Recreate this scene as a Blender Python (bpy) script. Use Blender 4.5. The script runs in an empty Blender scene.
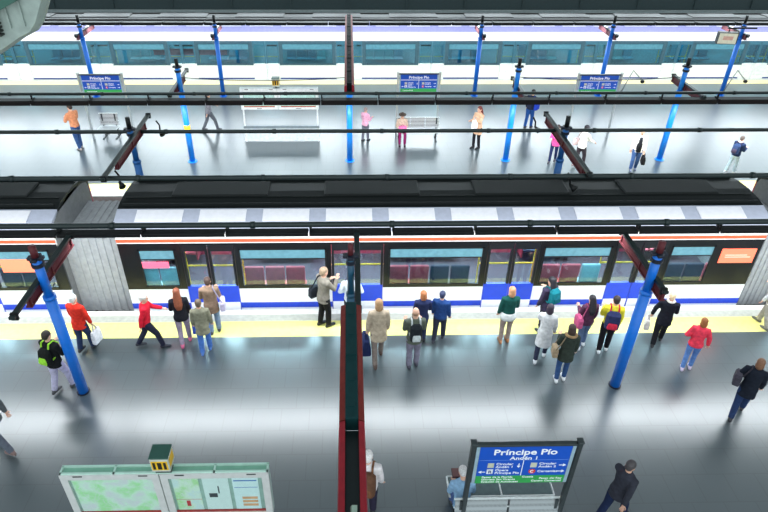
import bpy, bmesh, math, random
from mathutils import Vector as V, Matrix as M, Euler
random.seed(7)
C = bpy.context.scene.collection
sc = bpy.context.scene
R = math.radians
PI = math.pi

# ------------------------------------------------------------------ materials
def lin(c):
    c = c / 255.0
    return c / 12.92 if c <= 0.04045 else ((c + 0.055) / 1.055) ** 2.4
def rgb(r, g, b): return (lin(r), lin(g), lin(b), 1.0)
_mc = {}
def mat(r, g, b, rough=0.6, metal=0.0, var=0.06, scale=9.0, coat=0.0, bump=0.0, spec=0.5):
    key = (r, g, b, rough, metal, var, scale, coat, bump, spec)
    if key in _mc: return _mc[key]
    m = bpy.data.materials.new('surface_%d_%d_%d' % (r, g, b)); m.use_nodes = True
    nt = m.node_tree; n = nt.nodes; l = nt.links; p = n['Principled BSDF']
    c = rgb(r, g, b)
    tc = n.new('ShaderNodeTexCoord'); ns = n.new('ShaderNodeTexNoise')
    ns.inputs['Scale'].default_value = scale; ns.inputs['Detail'].default_value = 4
    l.new(tc.outputs['Object'], ns.inputs['Vector'])
    rp = n.new('ShaderNodeValToRGB')
    rp.color_ramp.elements[0].position = 0.3; rp.color_ramp.elements[1].position = 0.7
    rp.color_ramp.elements[0].color = tuple(x * (1 - var * 2) for x in c[:3]) + (1,)
    rp.color_ramp.elements[1].color = tuple(min(1, x * (1 + var * 2)) for x in c[:3]) + (1,)
    l.new(ns.outputs['Fac'], rp.inputs['Fac']); l.new(rp.outputs['Color'], p.inputs['Base Color'])
    p.inputs['Roughness'].default_value = rough; p.inputs['Metallic'].default_value = metal
    p.inputs['Coat Weight'].default_value = coat; p.inputs['Specular IOR Level'].default_value = spec
    if bump:
        b2 = n.new('ShaderNodeBump'); b2.inputs['Strength'].default_value = bump; b2.inputs['Distance'].default_value = 0.01
        l.new(ns.outputs['Fac'], b2.inputs['Height']); l.new(b2.outputs['Normal'], p.inputs['Normal'])
    _mc[key] = m
    return m
def cloth(r, g, b): return mat(r, g, b, 0.85, 0, 0.10, 14, 0, 0.25, 0.2)
def emit(r, g, b, s):
    key = ('e', r, g, b, s)
    if key in _mc: return _mc[key]
    m = bpy.data.materials.new('lit_%d_%d_%d' % (r, g, b)); m.use_nodes = True
    p = m.node_tree.nodes['Principled BSDF']
    p.inputs['Base Color'].default_value = rgb(r, g, b); p.inputs['Emission Color'].default_value = rgb(r, g, b)
    p.inputs['Emission Strength'].default_value = s
    if s < 3: m.cycles.emission_sampling = 'NONE'
    _mc[key] = m
    return m
def area(x0, x1, y, z, w, per_m):                     # one long tube light facing down
    ld = bpy.data.lights.new('tube_light', 'AREA'); ld.shape = 'RECTANGLE'; ld.size = x1 - x0; ld.size_y = w; ld.energy = per_m * (x1 - x0); ld.color = (0.9, 0.96, 1.0)
    o = bpy.data.objects.new('tube_light', ld); C.objects.link(o); o.location = ((x0 + x1) / 2, y, z)
def glass(r, g, b, refl=0.12):
    key = ('g', r, g, b, refl)
    if key in _mc: return _mc[key]
    m = bpy.data.materials.new('glass_%d_%d_%d' % (r, g, b)); m.use_nodes = True
    nt = m.node_tree; n = nt.nodes; l = nt.links; n.clear()
    o = n.new('ShaderNodeOutputMaterial'); t = n.new('ShaderNodeBsdfTransparent'); t.inputs['Color'].default_value = rgb(r, g, b)
    gl = n.new('ShaderNodeBsdfGlossy'); gl.inputs['Roughness'].default_value = 0.05
    mx = n.new('ShaderNodeMixShader'); mx.inputs[0].default_value = refl
    l.new(t.outputs[0], mx.inputs[1]); l.new(gl.outputs[0], mx.inputs[2]); l.new(mx.outputs[0], o.inputs['Surface'])
    _mc[key] = m
    return m
def floor_mat():
    m = bpy.data.materials.new('terrazzo_tiles'); m.use_nodes = True
    nt = m.node_tree; n = nt.nodes; l = nt.links; p = n['Principled BSDF']
    tc = n.new('ShaderNodeTexCoord')
    br = n.new('ShaderNodeTexBrick'); br.offset = 0.5; br.inputs['Scale'].default_value = 1.0
    br.inputs['Brick Width'].default_value = 0.6; br.inputs['Row Height'].default_value = 0.6
    br.inputs['Mortar Size'].default_value = 0.014; br.inputs['Mortar Smooth'].default_value = 0.8
    br.inputs['Color1'].default_value = rgb(*FLOOR_A); br.inputs['Color2'].default_value = rgb(*FLOOR_B)
    br.inputs['Mortar'].default_value = rgb(*FLOOR_M)
    l.new(tc.outputs['Object'], br.inputs['Vector'])
    ns = n.new('ShaderNodeTexNoise'); ns.inputs['Scale'].default_value = 0.9; ns.inputs['Detail'].default_value = 6
    l.new(tc.outputs['Object'], ns.inputs['Vector'])
    mx = n.new('ShaderNodeMix'); mx.data_type = 'RGBA'; mx.blend_type = 'MULTIPLY'; mx.inputs[0].default_value = 0.5
    rp = n.new('ShaderNodeValToRGB'); rp.color_ramp.elements[0].color = (0.84, 0.86, 0.87, 1); rp.color_ramp.elements[1].color = (1, 1, 1, 1)
    rp.color_ramp.elements[0].position = 0.3; rp.color_ramp.elements[1].position = 0.7
    l.new(ns.outputs['Fac'], rp.inputs['Fac']); l.new(br.outputs['Color'], mx.inputs[6]); l.new(rp.outputs['Color'], mx.inputs[7])
    l.new(mx.outputs[2], p.inputs['Base Color'])
    p.inputs['Roughness'].default_value = FLOOR_R
    p.inputs['IOR'].default_value = FLOOR_IOR
    return m
def map_mat(seed, c1, c2, c3):
    m = bpy.data.materials.new('printed_map'); m.use_nodes = True
    nt = m.node_tree; n = nt.nodes; l = nt.links; p = n['Principled BSDF']
    tc = n.new('ShaderNodeTexCoord'); mp = n.new('ShaderNodeMapping'); mp.inputs['Location'].default_value = (seed, seed * 2, 0)
    l.new(tc.outputs['Object'], mp.inputs['Vector'])
    ns = n.new('ShaderNodeTexNoise'); ns.inputs['Scale'].default_value = 3.2; ns.inputs['Detail'].default_value = 8
    l.new(mp.outputs[0], ns.inputs['Vector'])
    rp = n.new('ShaderNodeValToRGB'); e = rp.color_ramp.elements
    e[0].position = 0.40; e[0].color = rgb(*c1); e[1].position = 0.62; e[1].color = rgb(*c3)
    x = e.new(0.52); x.color = rgb(*c2)
    l.new(ns.outputs['Fac'], rp.inputs['Fac'])
    vo = n.new('ShaderNodeTexVoronoi'); vo.feature = 'DISTANCE_TO_EDGE'; vo.inputs['Scale'].default_value = 9
    l.new(mp.outputs[0], vo.inputs['Vector'])
    lt = n.new('ShaderNodeMath'); lt.operation = 'LESS_THAN'; lt.inputs[1].default_value = 0.025
    l.new(vo.outputs['Distance'], lt.inputs[0])
    mx = n.new('ShaderNodeMix'); mx.data_type = 'RGBA'; mx.inputs[7].default_value = rgb(232, 232, 226)
    l.new(lt.outputs[0], mx.inputs[0]); l.new(rp.outputs['Color'], mx.inputs[6]); l.new(mx.outputs[2], p.inputs['Base Color'])
    p.inputs['Roughness'].default_value = 0.5
    return m
def perforated_mat():
    m = bpy.data.materials.new('perforated_steel'); m.use_nodes = True
    nt = m.node_tree; n = nt.nodes; l = nt.links; p = n['Principled BSDF']
    tc = n.new('ShaderNodeTexCoord'); w = n.new('ShaderNodeTexVoronoi'); w.inputs['Scale'].default_value = 45; w.inputs['Randomness'].default_value = 0
    l.new(tc.outputs['Object'], w.inputs['Vector'])
    rp = n.new('ShaderNodeValToRGB'); rp.color_ramp.elements[0].position = 0.28; rp.color_ramp.elements[1].position = 0.36
    rp.color_ramp.elements[0].color = rgb(70, 76, 80); rp.color_ramp.elements[1].color = rgb(188, 194, 196)
    l.new(w.outputs['Distance'], rp.inputs['Fac']); l.new(rp.outputs['Color'], p.inputs['Base Color'])
    p.inputs['Metallic'].default_value = 0.5; p.inputs['Roughness'].default_value = 0.4
    return m
FLOOR_A = (66, 77, 81); FLOOR_B = (65, 76, 80); FLOOR_M = (52, 62, 66); FLOOR_R = 0.285; FLOOR_IOR = 2.15

# ------------------------------------------------------------------ mesh helpers
def box(bm, x0, x1, y0, y1, z0, z1, bev=0.0):
    r = bmesh.ops.create_cube(bm, size=1.0, matrix=M.Translation(((x0 + x1) / 2, (y0 + y1) / 2, (z0 + z1) / 2)) @ M.Diagonal((abs(x1 - x0), abs(y1 - y0), abs(z1 - z0), 1)))
    if bev:
        es = list({e for v in r['verts'] for e in v.link_edges})
        bmesh.ops.bevel(bm, geom=es, offset=bev, segments=2, affect='EDGES', profile=0.5)
    return bm
def B(*a, **k):
    bm = bmesh.new(); return box(bm, *a, **k)
def rings(bm, rs):                                    # rs: list of lists of Vector, lofted with capped ends
    vv = [[bm.verts.new(p) for p in r] for r in rs]
    n = len(vv[0])
    for a, b in zip(vv, vv[1:]):
        for i in range(n):
            bm.faces.new((a[i], a[(i + 1) % n], b[(i + 1) % n], b[i]))
    bm.faces.new(list(reversed(vv[0]))); bm.faces.new(vv[-1])
def ell(c, ax, ay, n=14):
    c = V(c); ax = V(ax); ay = V(ay)
    return [c + ax * math.cos(2 * PI * i / n) + ay * math.sin(2 * PI * i / n) for i in range(n)]
def tube(bm, pts, rad, n=10, flat=1.0):
    pts = [V(p) for p in pts]
    if not hasattr(rad, '__len__'): rad = [rad] * len(pts)
    rs = []
    ref = None
    for i, p in enumerate(pts):
        t = (pts[min(i + 1, len(pts) - 1)] - pts[max(i - 1, 0)]).normalized()
        if ref is None:
            ref = V((1, 0, 0)) if abs(t.x) < 0.8 else V((0, 1, 0))
        u = (ref - t * ref.dot(t)).normalized(); w = t.cross(u)
        ref = u
        rs.append(ell(p, u * rad[i], w * rad[i] * flat, n))
    rings(bm, rs)
    return bm
def ball(bm, c, rx, ry, rz, seg=12):
    bmesh.ops.create_uvsphere(bm, u_segments=seg, v_segments=max(6, seg // 2 + 2), radius=1, matrix=M.Translation(c) @ M.Diagonal((rx, ry, rz, 1)))
    return bm
def prism(bm, prof, axis, a0, a1):                    # prof: 2-d points; axis 'x' -> (y,z), 'y' -> (x,z)
    f = (lambda a, p: V((a, p[0], p[1]))) if axis == 'x' else (lambda a, p: V((p[0], a, p[1])))
    rings(bm, [[f(a0, p) for p in prof], [f(a1, p) for p in prof]])
    return bm
ORG = {}
def link(name, me, m, smooth=False):
    o = bpy.data.objects.new(name, me); C.objects.link(o)
    for x in (m if isinstance(m, (list, tuple)) else [m]): me.materials.append(x)
    if smooth:
        for p in me.polygons: p.use_smooth = True
    return o
def fin(bm, name):
    bmesh.ops.recalc_face_normals(bm, faces=bm.faces)
    me = bpy.data.meshes.new(name); bm.to_mesh(me); bm.free()
    return me
def tag(o, label, cat=None, group=None, kind=None):
    if label: o['label'] = label
    if cat: o['category'] = cat
    if group: o['group'] = group
    if kind: o['kind'] = kind
    return o
def part(name, bm, m, parent=None, smooth=False, label=None):    # bm in world coordinates
    if parent is None:
        xs = [v.co for v in bm.verts]
        org = V(((min(v.x for v in xs) + max(v.x for v in xs)) / 2, (min(v.y for v in xs) + max(v.y for v in xs)) / 2, min(v.z for v in xs)))
    else: org = ORG[parent.name]
    bmesh.ops.translate(bm, verts=bm.verts, vec=-org)
    o = link(name, fin(bm, name), m, smooth)
    ORG[o.name] = org
    if parent: o.parent = parent
    else: o.location = org
    if label: o['label'] = label
    return o
def thing(name, loc, label, cat, group=None):
    o = bpy.data.objects.new(name, None); C.objects.link(o); o.location = loc; o.empty_display_size = 0.1
    ORG[o.name] = V(loc)
    return tag(o, label, cat, group)
def struct(name, bm, m, smooth=False, label=None):
    o = part(name, bm, m, None, smooth); o['kind'] = 'structure'
    if label: o['label'] = label
    return o
def dup(root, dx, dy, dz, label, group=None):
    r = root.copy(); C.objects.link(r); r.location = root.location + V((dx, dy, dz)); r['label'] = label
    if group: r['group'] = group
    for ch in list(root.children):
        c = ch.copy(); C.objects.link(c); c.parent = r
        for g in list(ch.children):
            d = g.copy(); C.objects.link(d); d.parent = c
    return r
def evaluated(o):
    dg = bpy.context.evaluated_depsgraph_get()
    me = bpy.data.meshes.new_from_object(o.evaluated_get(dg))
    return me
def remesh(bm, voxel, smooth=2, name='mesh'):
    bmesh.ops.recalc_face_normals(bm, faces=bm.faces)
    me = bpy.data.meshes.new('tmp'); bm.to_mesh(me); bm.free()
    o = bpy.data.objects.new('tmp', me); C.objects.link(o)
    md = o.modifiers.new('r', 'REMESH'); md.mode = 'VOXEL'; md.voxel_size = voxel
    s = o.modifiers.new('s', 'SMOOTH'); s.iterations = smooth; s.factor = 0.5
    out = evaluated(o)
    bpy.data.objects.remove(o); bpy.data.meshes.remove(me)
    out.materials.clear(); out.name = name
    return out
def text(s, size, x, y, z, m, parent, name='lettering', align='LEFT', bold=0.0, shear=0.0, sx=1.0):
    cu = bpy.data.curves.new('t', 'FONT'); cu.body = s; cu.size = size; cu.extrude = 0.0015; cu.align_x = align; cu.offset = bold; cu.shear = shear
    cu.resolution_u = 3
    o = bpy.data.objects.new('t', cu); C.objects.link(o)
    bpy.context.view_layer.update()
    me = evaluated(o); bpy.data.objects.remove(o)
    me.transform(M.Diagonal((sx, 1, 1, 1)))
    me.transform(M.Translation(V((x, y, z)) - ORG[parent.name]) @ M.Rotation(R(90), 4, 'X'))
    me.materials.clear()
    t = link(name, me, m); t.parent = parent; ORG[t.name] = ORG[parent.name]
    return t

# ------------------------------------------------------------------ palette
GREEN_DK = mat(18, 34, 34, 0.35, 0.2)
BLACK = mat(8, 12, 13, 0.55, 0, 0.06, 9, 0, 0, 0.3)
RED_ST = mat(88, 34, 40, 0.6, 0, 0.06, 9, 0, 0, 0.3)
RED_BR = mat(132, 24, 36, 0.5, 0, 0.06, 9, 0, 0, 0.25)
BLUE_POLE = mat(6, 108, 210, 0.35, 0, 0.03)
BLUE_FAR = mat(14, 128, 226, 0.35, 0, 0.03)
NAVY_CL = mat(12, 20, 38, 0.45)
STEEL = mat(150, 158, 160, 0.35, 0.6)
WHITE = mat(228, 230, 228, 0.4)
YEL = mat(240, 234, 140, 0.55, 0, 0.04)

# ------------------------------------------------------------------ the setting
FL = floor_mat()
struct('floor', B(-45, 45, -4, 11.4, -1.1, 0), FL)
struct('trim_1', B(-45, 45, 11.4, 11.99, -1.1, 0.004), YEL, label='pale yellow safety strip along the near platform edge')
struct('trim_2', B(-45, 45, 11.99, 12.25, -1.1, 0.0), mat(178, 180, 170, 0.5), label='grey tiled strip beyond the yellow line')
struct('trim_3', B(-45, 45, 12.25, 12.45, -1.1, 0.004), mat(222, 222, 214, 0.5), label='white coping stone of the near platform')
struct('floor.001', B(-45, 45, 12.45, 18.6, -1.5, -1.1), mat(34, 38, 40, 0.9))
struct('trim_4', B(-45, 45, 18.6, 19.0, -1.1, 0.0), mat(170, 174, 168, 0.5), label='grey coping of the far platform')
struct('trim_5', B(-45, 45, 19.0, 19.5, -1.1, 0.004), YEL, label='yellow strip on the front edge of the far platform')
struct('floor.002', B(-45, 45, 19.5, 29.95, -1.1, 0), FL)
struct('trim_6', B(-45, 45, 29.95, 30.5, -1.1, 0.004), mat(250, 232, 170, 0.5, 0, 0.03), label='cream yellow strip on the back edge of the far platform')
struct('trim_7', B(-45, 45, 30.5, 30.62, -1.1, 0.0), mat(190, 190, 184, 0.5), label='grey coping on the back edge of the far platform')
struct('floor.003', B(-45, 45, 30.62, 34.5, -1.5, -1.1), mat(34, 38, 40, 0.9))
def panel_wall():
    bm = bmesh.new(); box(bm, -45, 45, 34.5, 34.8, -1.5, 9)
    for i in range(-14, 15): box(bm, i * 3.1 - 0.04, i * 3.1 + 0.04, 34.42, 34.5, 2.6, 9)
    return bm
def glow(x0, x1):
    return B(x0 + 0.12, x1 - 0.12, 34.49, 34.52, 3.5, 6.3)
for i in range(-9, 10):
    wn = struct('window_%d' % (i + 10), glow(i * 3.1 + 0.05, i * 3.1 + 3.05), emit(226, 240, 246, 9.5), label='added clerestory pane high on the back wall')  # unseen glowing panes, added to brighten the reflections in the far platform floor
struct('wall_back', panel_wall(), mat(30, 46, 48, 0.7))
bm = bmesh.new(); box(bm, -45, 45, 34.3, 34.5, 2.16, 2.5); box(bm, -45, 45, 34.25, 34.3, 2.2, 2.24)
struct('trim_8', bm, mat(120, 128, 128, 0.5), label='light grey ledge along the dark back wall')

# ------------------------------------------------------------------ tubes and lamps along the tracks
def rail_tube(y, z, r, label, m=GREEN_DK):
    bm = bmesh.new(); tube(bm, [(-32, y, z), (32, y, z)], r, 14)
    for i in range(-10, 11):
        tube(bm, [(i * 3 + 0.9 - 0.05, y, z), (i * 3 + 0.9 + 0.05, y, z)], r * 1.25, 14)
    o = part('roof_tube', bm, m, None, True); tag(o, label, 'tube')
    return o
rail_tube(11.33, 3.27, 0.062, 'dark steel tube just above the lamp row over the near train')
rail_tube(13.38, 3.35, 0.065, 'dark green tube crossing in front of the far platform floor')
rail_tube(16.15, 3.37, 0.055, 'single slim dark tube crossing the middle of the far platform')
rail_tube(19.8, 3.15, 0.05, 'thin dark tube just above the broad lamp row at the far platform')
LAMP_N, LAMP_M, LAMP_F = 29, 50, 22
def lamp_row(y, z0, z1, pitch, n, where, w=0.09, tubez=None, strength=20):
    t = thing('linear_lamp', (0, y, z0), 'x', 'lamp')
    L = pitch / 2 - 0.012
    bm = B(-L, L, y - w, y + w, z0 + 0.04, z1, bev=0.012)
    box(bm, -L, L, y - w, y - w + 0.012, z0, z0 + 0.06); box(bm, -L, L, y + w - 0.012, y + w, z0, z0 + 0.06)
    part('housing', bm, BLACK, t)
    part('diffuser', B(-L + 0.03, L - 0.03, y - w + 0.013, y + w - 0.013, z0 + 0.022, z0 + 0.039), emit(232, 244, 255, 2.5), t, label='glowing white diffuser')
    bm = bmesh.new()
    if tubez: box(bm, -L, -L + 0.035, y - 0.03, y + 0.03, z1, tubez)
    box(bm, -L + 0.0, -L + 0.05, y - w - 0.01, y + w + 0.01, z0 + 0.03, z1 + 0.02)
    part('bracket', bm, BLACK, t)
    area(-pitch * n / 2, pitch * n / 2, y, z0 + 0.015, 2 * w - 0.03, strength)
    lab = 'long black lamp housing in the row ' + where
    xs = [(i - (n - 1) / 2) * pitch for i in range(n)]
    t.location.x = xs[0]; t['label'] = lab; t['group'] = 'line lamps ' + where
    for x in xs[1:]: dup(t, x - xs[0], 0, 0, lab, 'line lamps ' + where)
lamp_row(11.34, 3.03, 3.11, 1.8, 17, 'hung above the near train side', 0.11, 3.23, LAMP_N)
lamp_row(19.8, 2.80, 2.96, 1.9, 19, 'over the front edge of the far platform', 0.14, 3.11, LAMP_M)
lamp_row(29.5, 2.95, 3.08, 1.9, 23, 'hung before the far train roof', 0.13, None, LAMP_F)

# ------------------------------------------------------------------ columns and beams
S = 5.93
def column(X, Y, label, m, zclamp=3.57, ztop=3.86, group=None, base=0.0, band=False, r=0.11):
    t = thing('steel_column', (X, Y, base), label, 'column', group)
    part('shaft', tube(bmesh.new(), [(X, Y, base + 0.02), (X, Y, 2.65)], r, 18), m, t, True)
    part('base_plate', tube(bmesh.new(), [(X, Y, base), (X, Y, base + 0.022)], r * (1.25 if Y < 12 else 1.7), 18), NAVY_CL if Y < 12 else m, t)
    bm = bmesh.new(); tube(bm, [(X, Y, 2.62), (X, Y, 2.7)], r * 1.12, 18); tube(bm, [(X, Y, 2.7), (X, Y, zclamp)], r * 0.8, 18)
    part('upper_shaft', bm, m, t, True)
    bm = bmesh.new(); box(bm, X - 0.15, X + 0.15, Y - 0.06, Y + 0.06, zclamp - 0.01, zclamp + 0.05, bev=0.01); box(bm, X - 0.06, X + 0.06, Y - 0.14, Y + 0.14, zclamp - 0.01, zclamp + 0.05, bev=0.01)
    tube(bm, [(X, Y, zclamp - 0.16), (X, Y, zclamp - 0.09)], r * 1.1, 14)
    part('clamp', bm, NAVY_CL, t, label='dark blue clamp')
    part('stub', tube(bmesh.new(), [(X, Y, zclamp + 0.05), (X, Y, ztop)], r * 0.62, 12), RED_ST if Y < 12 else BLACK, t, True, label='dark stub above the clamp')
    if band: part('warning_band', tube(bmesh.new(), [(X, Y, 1.22), (X, Y, 1.46)], r * 1.08, 18), mat(250, 205, 40, 0.5), t, True, label='yellow band')
    return t
column(-S, 9.66, 'blue column at the left of the near platform, beside the man with the green backpack', BLUE_POLE)
column(0, 9.66, 'column standing behind the near end of the red and green girder', mat(14, 70, 96, 0.4), r=0.085)
column(S, 9.66, 'blue column on the right of the near platform, beside the person in the yellow jacket', BLUE_POLE)
column(-S, 15.74, 'dark blue column left of centre rising from behind the near train', mat(16, 92, 160, 0.4), 3.6, 3.95, base=-1.1, r=0.1)
column(S, 15.74, 'dark blue column rising from behind the near train beside the pink jacket', mat(16, 92, 160, 0.4), 3.6, 3.95, base=-1.1, r=0.1)
for k, lb, bd in ((-1, 'bright blue column with a yellow band at the front of the far platform', True), (0, 'bright blue column under the far red girder', False),
                  (1, 'bright blue column at the front of the far platform, right of the woman in the tan coat', False), (2, 'bright blue column right of the man with the black bag', False)):
    column(k * S, 21.3, lb, BLUE_FAR, 3.55 if k else 2.95, 3.85 if k else 3.1, band=bd, r=0.105)
for k, lb in ((-2, 'blue column behind the leftmost station sign'), (-1, 'blue column before the far train, left of the far notice board'), (0, 'blue column at the far end of the far red girder'),
              (1, 'blue column before the far train, left of the person with the blue bag'), (2, 'blue column behind the rightmost station sign'), (3, 'blue column carrying the cream box sign, farthest right')):
    column(k * S, 28.3, lb, BLUE_POLE, 3.3 if k else 2.95, 3.65 if k else 3.1, r=0.1)

def beam(X, Y0, Y1, z, w0, w1, label, group=None, mred=RED_ST):
    t = thing('roof_beam', (X, (Y0 + Y1) / 2, z - 0.2), label, 'beam', group)
    part('top_flange', B(X - 0.055, X + 0.055, Y0, Y1, z - 0.03, z + 0.03, bev=0.008), GREEN_DK, t, label='dark green top flange')
    bm = bmesh.new(); box(bm, X - 0.025, X + 0.025, w0, w1, z - 0.2, z - 0.03); box(bm, X - 0.06, X + 0.06, w0, w1, z - 0.23, z - 0.2)
    for s in (w0 + 0.06, (w0 + w1) / 2, w1 - 0.06): box(bm, X - 0.055, X + 0.055, s - 0.02, s + 0.02, z - 0.2, z - 0.03)
    part('web', bm, mred, t, label='dull red web')
    bm = bmesh.new()
    for yy in (Y0 + 0.1, Y1 - 0.1): box(bm, X - 0.065, X + 0.065, yy - 0.03, yy + 0.03, z - 0.1, z + 0.05, bev=0.008)
    part('end_plate', bm, BLACK, t)
    return t
beam(-6.03, 8.51, 11.4, 3.07, 9.1, 11.24, 'red and dark green beam crossing the left column of the near platform')
beam(6.03, 9.17, 11.5, 3.0, 9.22, 11.35, 'red and dark green beam crossing the right column of the near platform')
beam(0.13, 8.5, 11.24, 3.17, 8.6, 9.3, 'thin beam seen end on above the middle of the near train')
beam(-5.81, 13.0, 17.16, 3.5, 14.0, 16.6, 'long dark beam sloping across the view in front of the far bench seat, left')
beam(5.81, 13.2, 17.34, 3.45, 13.6, 17.1, 'long dark beam crossing in front of the people in pink and white')
beam(-6.03, 20.1, 22.95, 2.98, 20.9, 22.3, 'short beam on the column with the yellow band')
beam(6.03, 20.13, 22.4, 2.84, 20.3, 22.0, 'short beam on the column right of the woman in the tan coat')
beam(11.96, 19.8, 22.28, 2.97, 20.0, 22.2, 'short red beam on the column right of the man with the black bag')
for k, lb in ((-2, 'small pale red beam on the column behind the leftmost station sign'), (-1, 'small beam on the column left of the far notice board'), (1, 'small beam above the woman in the tan coat, before the far train'),
              (2, 'small red beam on the column behind the rightmost station sign'), (3, 'small red beam beside the cream box sign')):
    beam(k * S + (-0.1 if k < 0 else 0.1), 27.85, 30.3, 2.88, 28.0, 30.1, lb, mred=mat(120, 70, 76, 0.6))

# centre girders over the column line
def girder(Y0, Ymid, Y1, z, label, w=0.2):
    t = thing('girder', (0, (Y0 + Y1) / 2, z - 0.3), label, 'girder')
    def cheek(s, a, b, flare):
        pr = [(s * w * 0.52, z), (s * w * 0.95, z - 0.03), (s * (w + flare), z - 0.2), (s * (w + flare), z - 0.26), (s * w * 0.5, z - 0.26)]
        return prism(bmesh.new(), pr, 'y', a, b)
    for s in (-1, 1):
        part('cheek', cheek(s, Ymid, Y1, 0.0), mat(110, 36, 30, 0.6, 0, 0.08, 9, 0, 0, 0.2), t, label='rusty red side of the girder')
        part('cheek', cheek(s, Y0, Ymid - 0.02, 0.005), RED_BR, t, label='bright red side of the girder')
    bm = bmesh.new(); box(bm, -w * 0.5, w * 0.5, Ymid, Y1 + 0.04, z - 0.24, z + 0.03, bev=0.01)
    n = max(4, int((Y1 - Ymid) / 0.5))
    for i in range(n):
        yy = Ymid + (i + 0.5) * (Y1 - Ymid) / n
        if i % 3 == 2: box(bm, -w * 0.5, w * 0.45, yy - 0.012, yy + 0.012, z + 0.03, z + 0.045)
        else: box(bm, -0.045, 0.045, yy - 0.05, yy + 0.05, z + 0.03, z + 0.038)
    part('cover', bm, mat(14, 50, 52, 0.6, 0, 0.06, 9, 0, 0, 0.15) if Y0 < 10 else mat(12, 18, 20, 0.7, 0, 0.06, 9, 0, 0, 0.1), t, label='dark green cover')
    bm = bmesh.new(); box(bm, -w * 0.5, w * 0.5, Y0, Ymid - 0.02, z - 0.26, z - 0.22)
    part('gutter', bm, mat(14, 34, 36, 0.4), t, label='open dark green gutter')
    return t
g = girder(2.2, 5.85, 8.42, 3.4, 'long red girder with a dark green cover running towards the viewer over the near platform', 0.185)
part('drain_lip', prism(bmesh.new(), [(-0.03, 3.19), (0.03, 3.19), (0.06, 3.23), (-0.01, 3.23)], 'y', 4.3, 4.62), mat(190, 225, 205, 0.5), g, label='pale green strip in the gutter')
girder(19.9, 20.0, 29.5, 3.4, 'long red girder with a dark cover running away over the middle of the far platform', 0.17)

# small fittings on beams
def loudspeaker(x, y, z, label, yaw=0):
    t = thing('loudspeaker', (x, y, z), label, 'loudspeaker')
    part('horn', tube(bmesh.new(), [(x, y - 0.02, z + 0.02), (x + 0.04, y - 0.07, z - 0.01), (x + 0.1, y - 0.15, z - 0.05)], [0.035, 0.05, 0.09], 14), BLACK, t, True)
    part('bracket', tube(bmesh.new(), [(x, y, z), (x, y + 0.04, z + 0.16), (x - 0.08, y + 0.05, z + 0.3)], 0.025, 8), BLACK, t, True)
    return t
loudspeaker(-5.6, 17.2, 2.95, 'small black loudspeaker under the far end of the left dark beam')
loudspeaker(-5.75, 13.85, 3.0, 'small black loudspeaker under the near end of the left dark beam')
loudspeaker(5.5, 13.6, 3.0, 'small black loudspeaker under the near end of the right dark beam')
loudspeaker(5.55, 17.25, 3.0, 'small black loudspeaker under the far end of the right dark beam')
for x, lb in ((12.5, 'thin bent rod with a small camera at the right, over the lamp row'), (9.05, 'thin bent rod with a small camera at the rightmost station sign'), ):
    t = thing('camera_arm', (x, 19.8, 3.2), lb, 'camera')
    part('rod', tube(bmesh.new(), [(x, 19.8, 3.18), (x + 0.12, 19.8, 3.55), (x + 0.24, 19.8, 3.9), (x + 0.6, 19.8, 3.58)], 0.018, 8), STEEL, t, True)
    bm = bmesh.new(); ball(bm, (x + 0.63, 19.8, 3.53), 0.07, 0.07, 0.055)
    part('camera_head', bm, BLACK, t, True, label='black camera head')
for x0, x1, lb in ((-S, 0, 'thin overhead cable from the banded column to the far red girder'), (S, 2 * S, 'thin overhead cable between the two right columns of the far platform')):
    pts = [(x0 + (x1 - x0) * i / 10, 21.3, 3.2 - 0.12 * (1 - ((i - 5) / 5) ** 2)) for i in range(11)]
    tag(part('overhead_cable', tube(bmesh.new(), pts, 0.012, 6), BLACK, None, True), lb, 'cable')
# cream box sign hung at far right
t = thing('box_sign', (16.7, 27.5, 2.66), 'cream lit box sign hung from the beam at top right', 'sign')
Rm = M.Translation((16.7, 27.5, 2.9)) @ M.Rotation(R(-8), 4, 'Z')
def rbox(x0, x1, y0, y1, z0, z1, bev=0.0):
    bm = B(x0, x1, y0, y1, z0, z1, bev=bev); bmesh.ops.transform(bm, matrix=Rm, verts=bm.verts); return bm
part('casing', rbox(-0.42, 0.42, -0.14, 0.14, -0.25, 0.25, 0.02), mat(44, 48, 46, 0.5), t)
part('display', rbox(-0.4, 0.36, -0.155, -0.14, -0.22, 0.22), mat(226, 220, 196, 0.5), t, label='cream display face')
bm = rbox(-0.22, 0.2, -0.162, -0.155, -0.06, 0.1)
part('red_figure', bm, mat(214, 168, 150, 0.5), t, label='faint reddish figure')
bm = rbox(-0.02, 0.02, -0.02, 0.02, 0.25, 0.4); box(bm, 16.6, 17.9, 27.47, 27.53, 3.28, 3.34)
part('hanger', bm, BLACK, t)

# ventilation drum at the upper left
t = thing('ventilation_duct', (-5.4, 9.6, 7.6), 'big grey green ventilation duct in the top left corner', 'duct')
prof = [(-4.12, 8.33), (-4.31, 8.0), (-4.42, 7.88), (-4.6, 7.8), (-5.02, 7.56), (-5.9, 7.2), (-6.4, 7.6), (-6.4, 9.3), (-4.3, 9.3), (-4.02, 8.9)]
prof[7:] = [(-6.4, 9.0), (-4.4, 9.0), (-4.05, 8.6)]
bm = bmesh.new()
rs = []
for i in range(4):
    k = (0.96, 1, 1, 0.94)[i]
    rs.append([V((-5.6 + (p[0] + 5.6) * k, 8.97 + 0.1 * i, 8.3 + (p[1] - 8.3) * k)) for p in prof])
rings(bm, rs)
for q in range(4):
    a = -4.5 - q * 0.2
    box(bm, a - 0.012, a + 0.012, 8.94, 9.03, 7.98 - q * 0.03, 8.8)
part('drum', bm, mat(136, 150, 144, 0.5, 0.0), t)
bm = bmesh.new()
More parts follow.
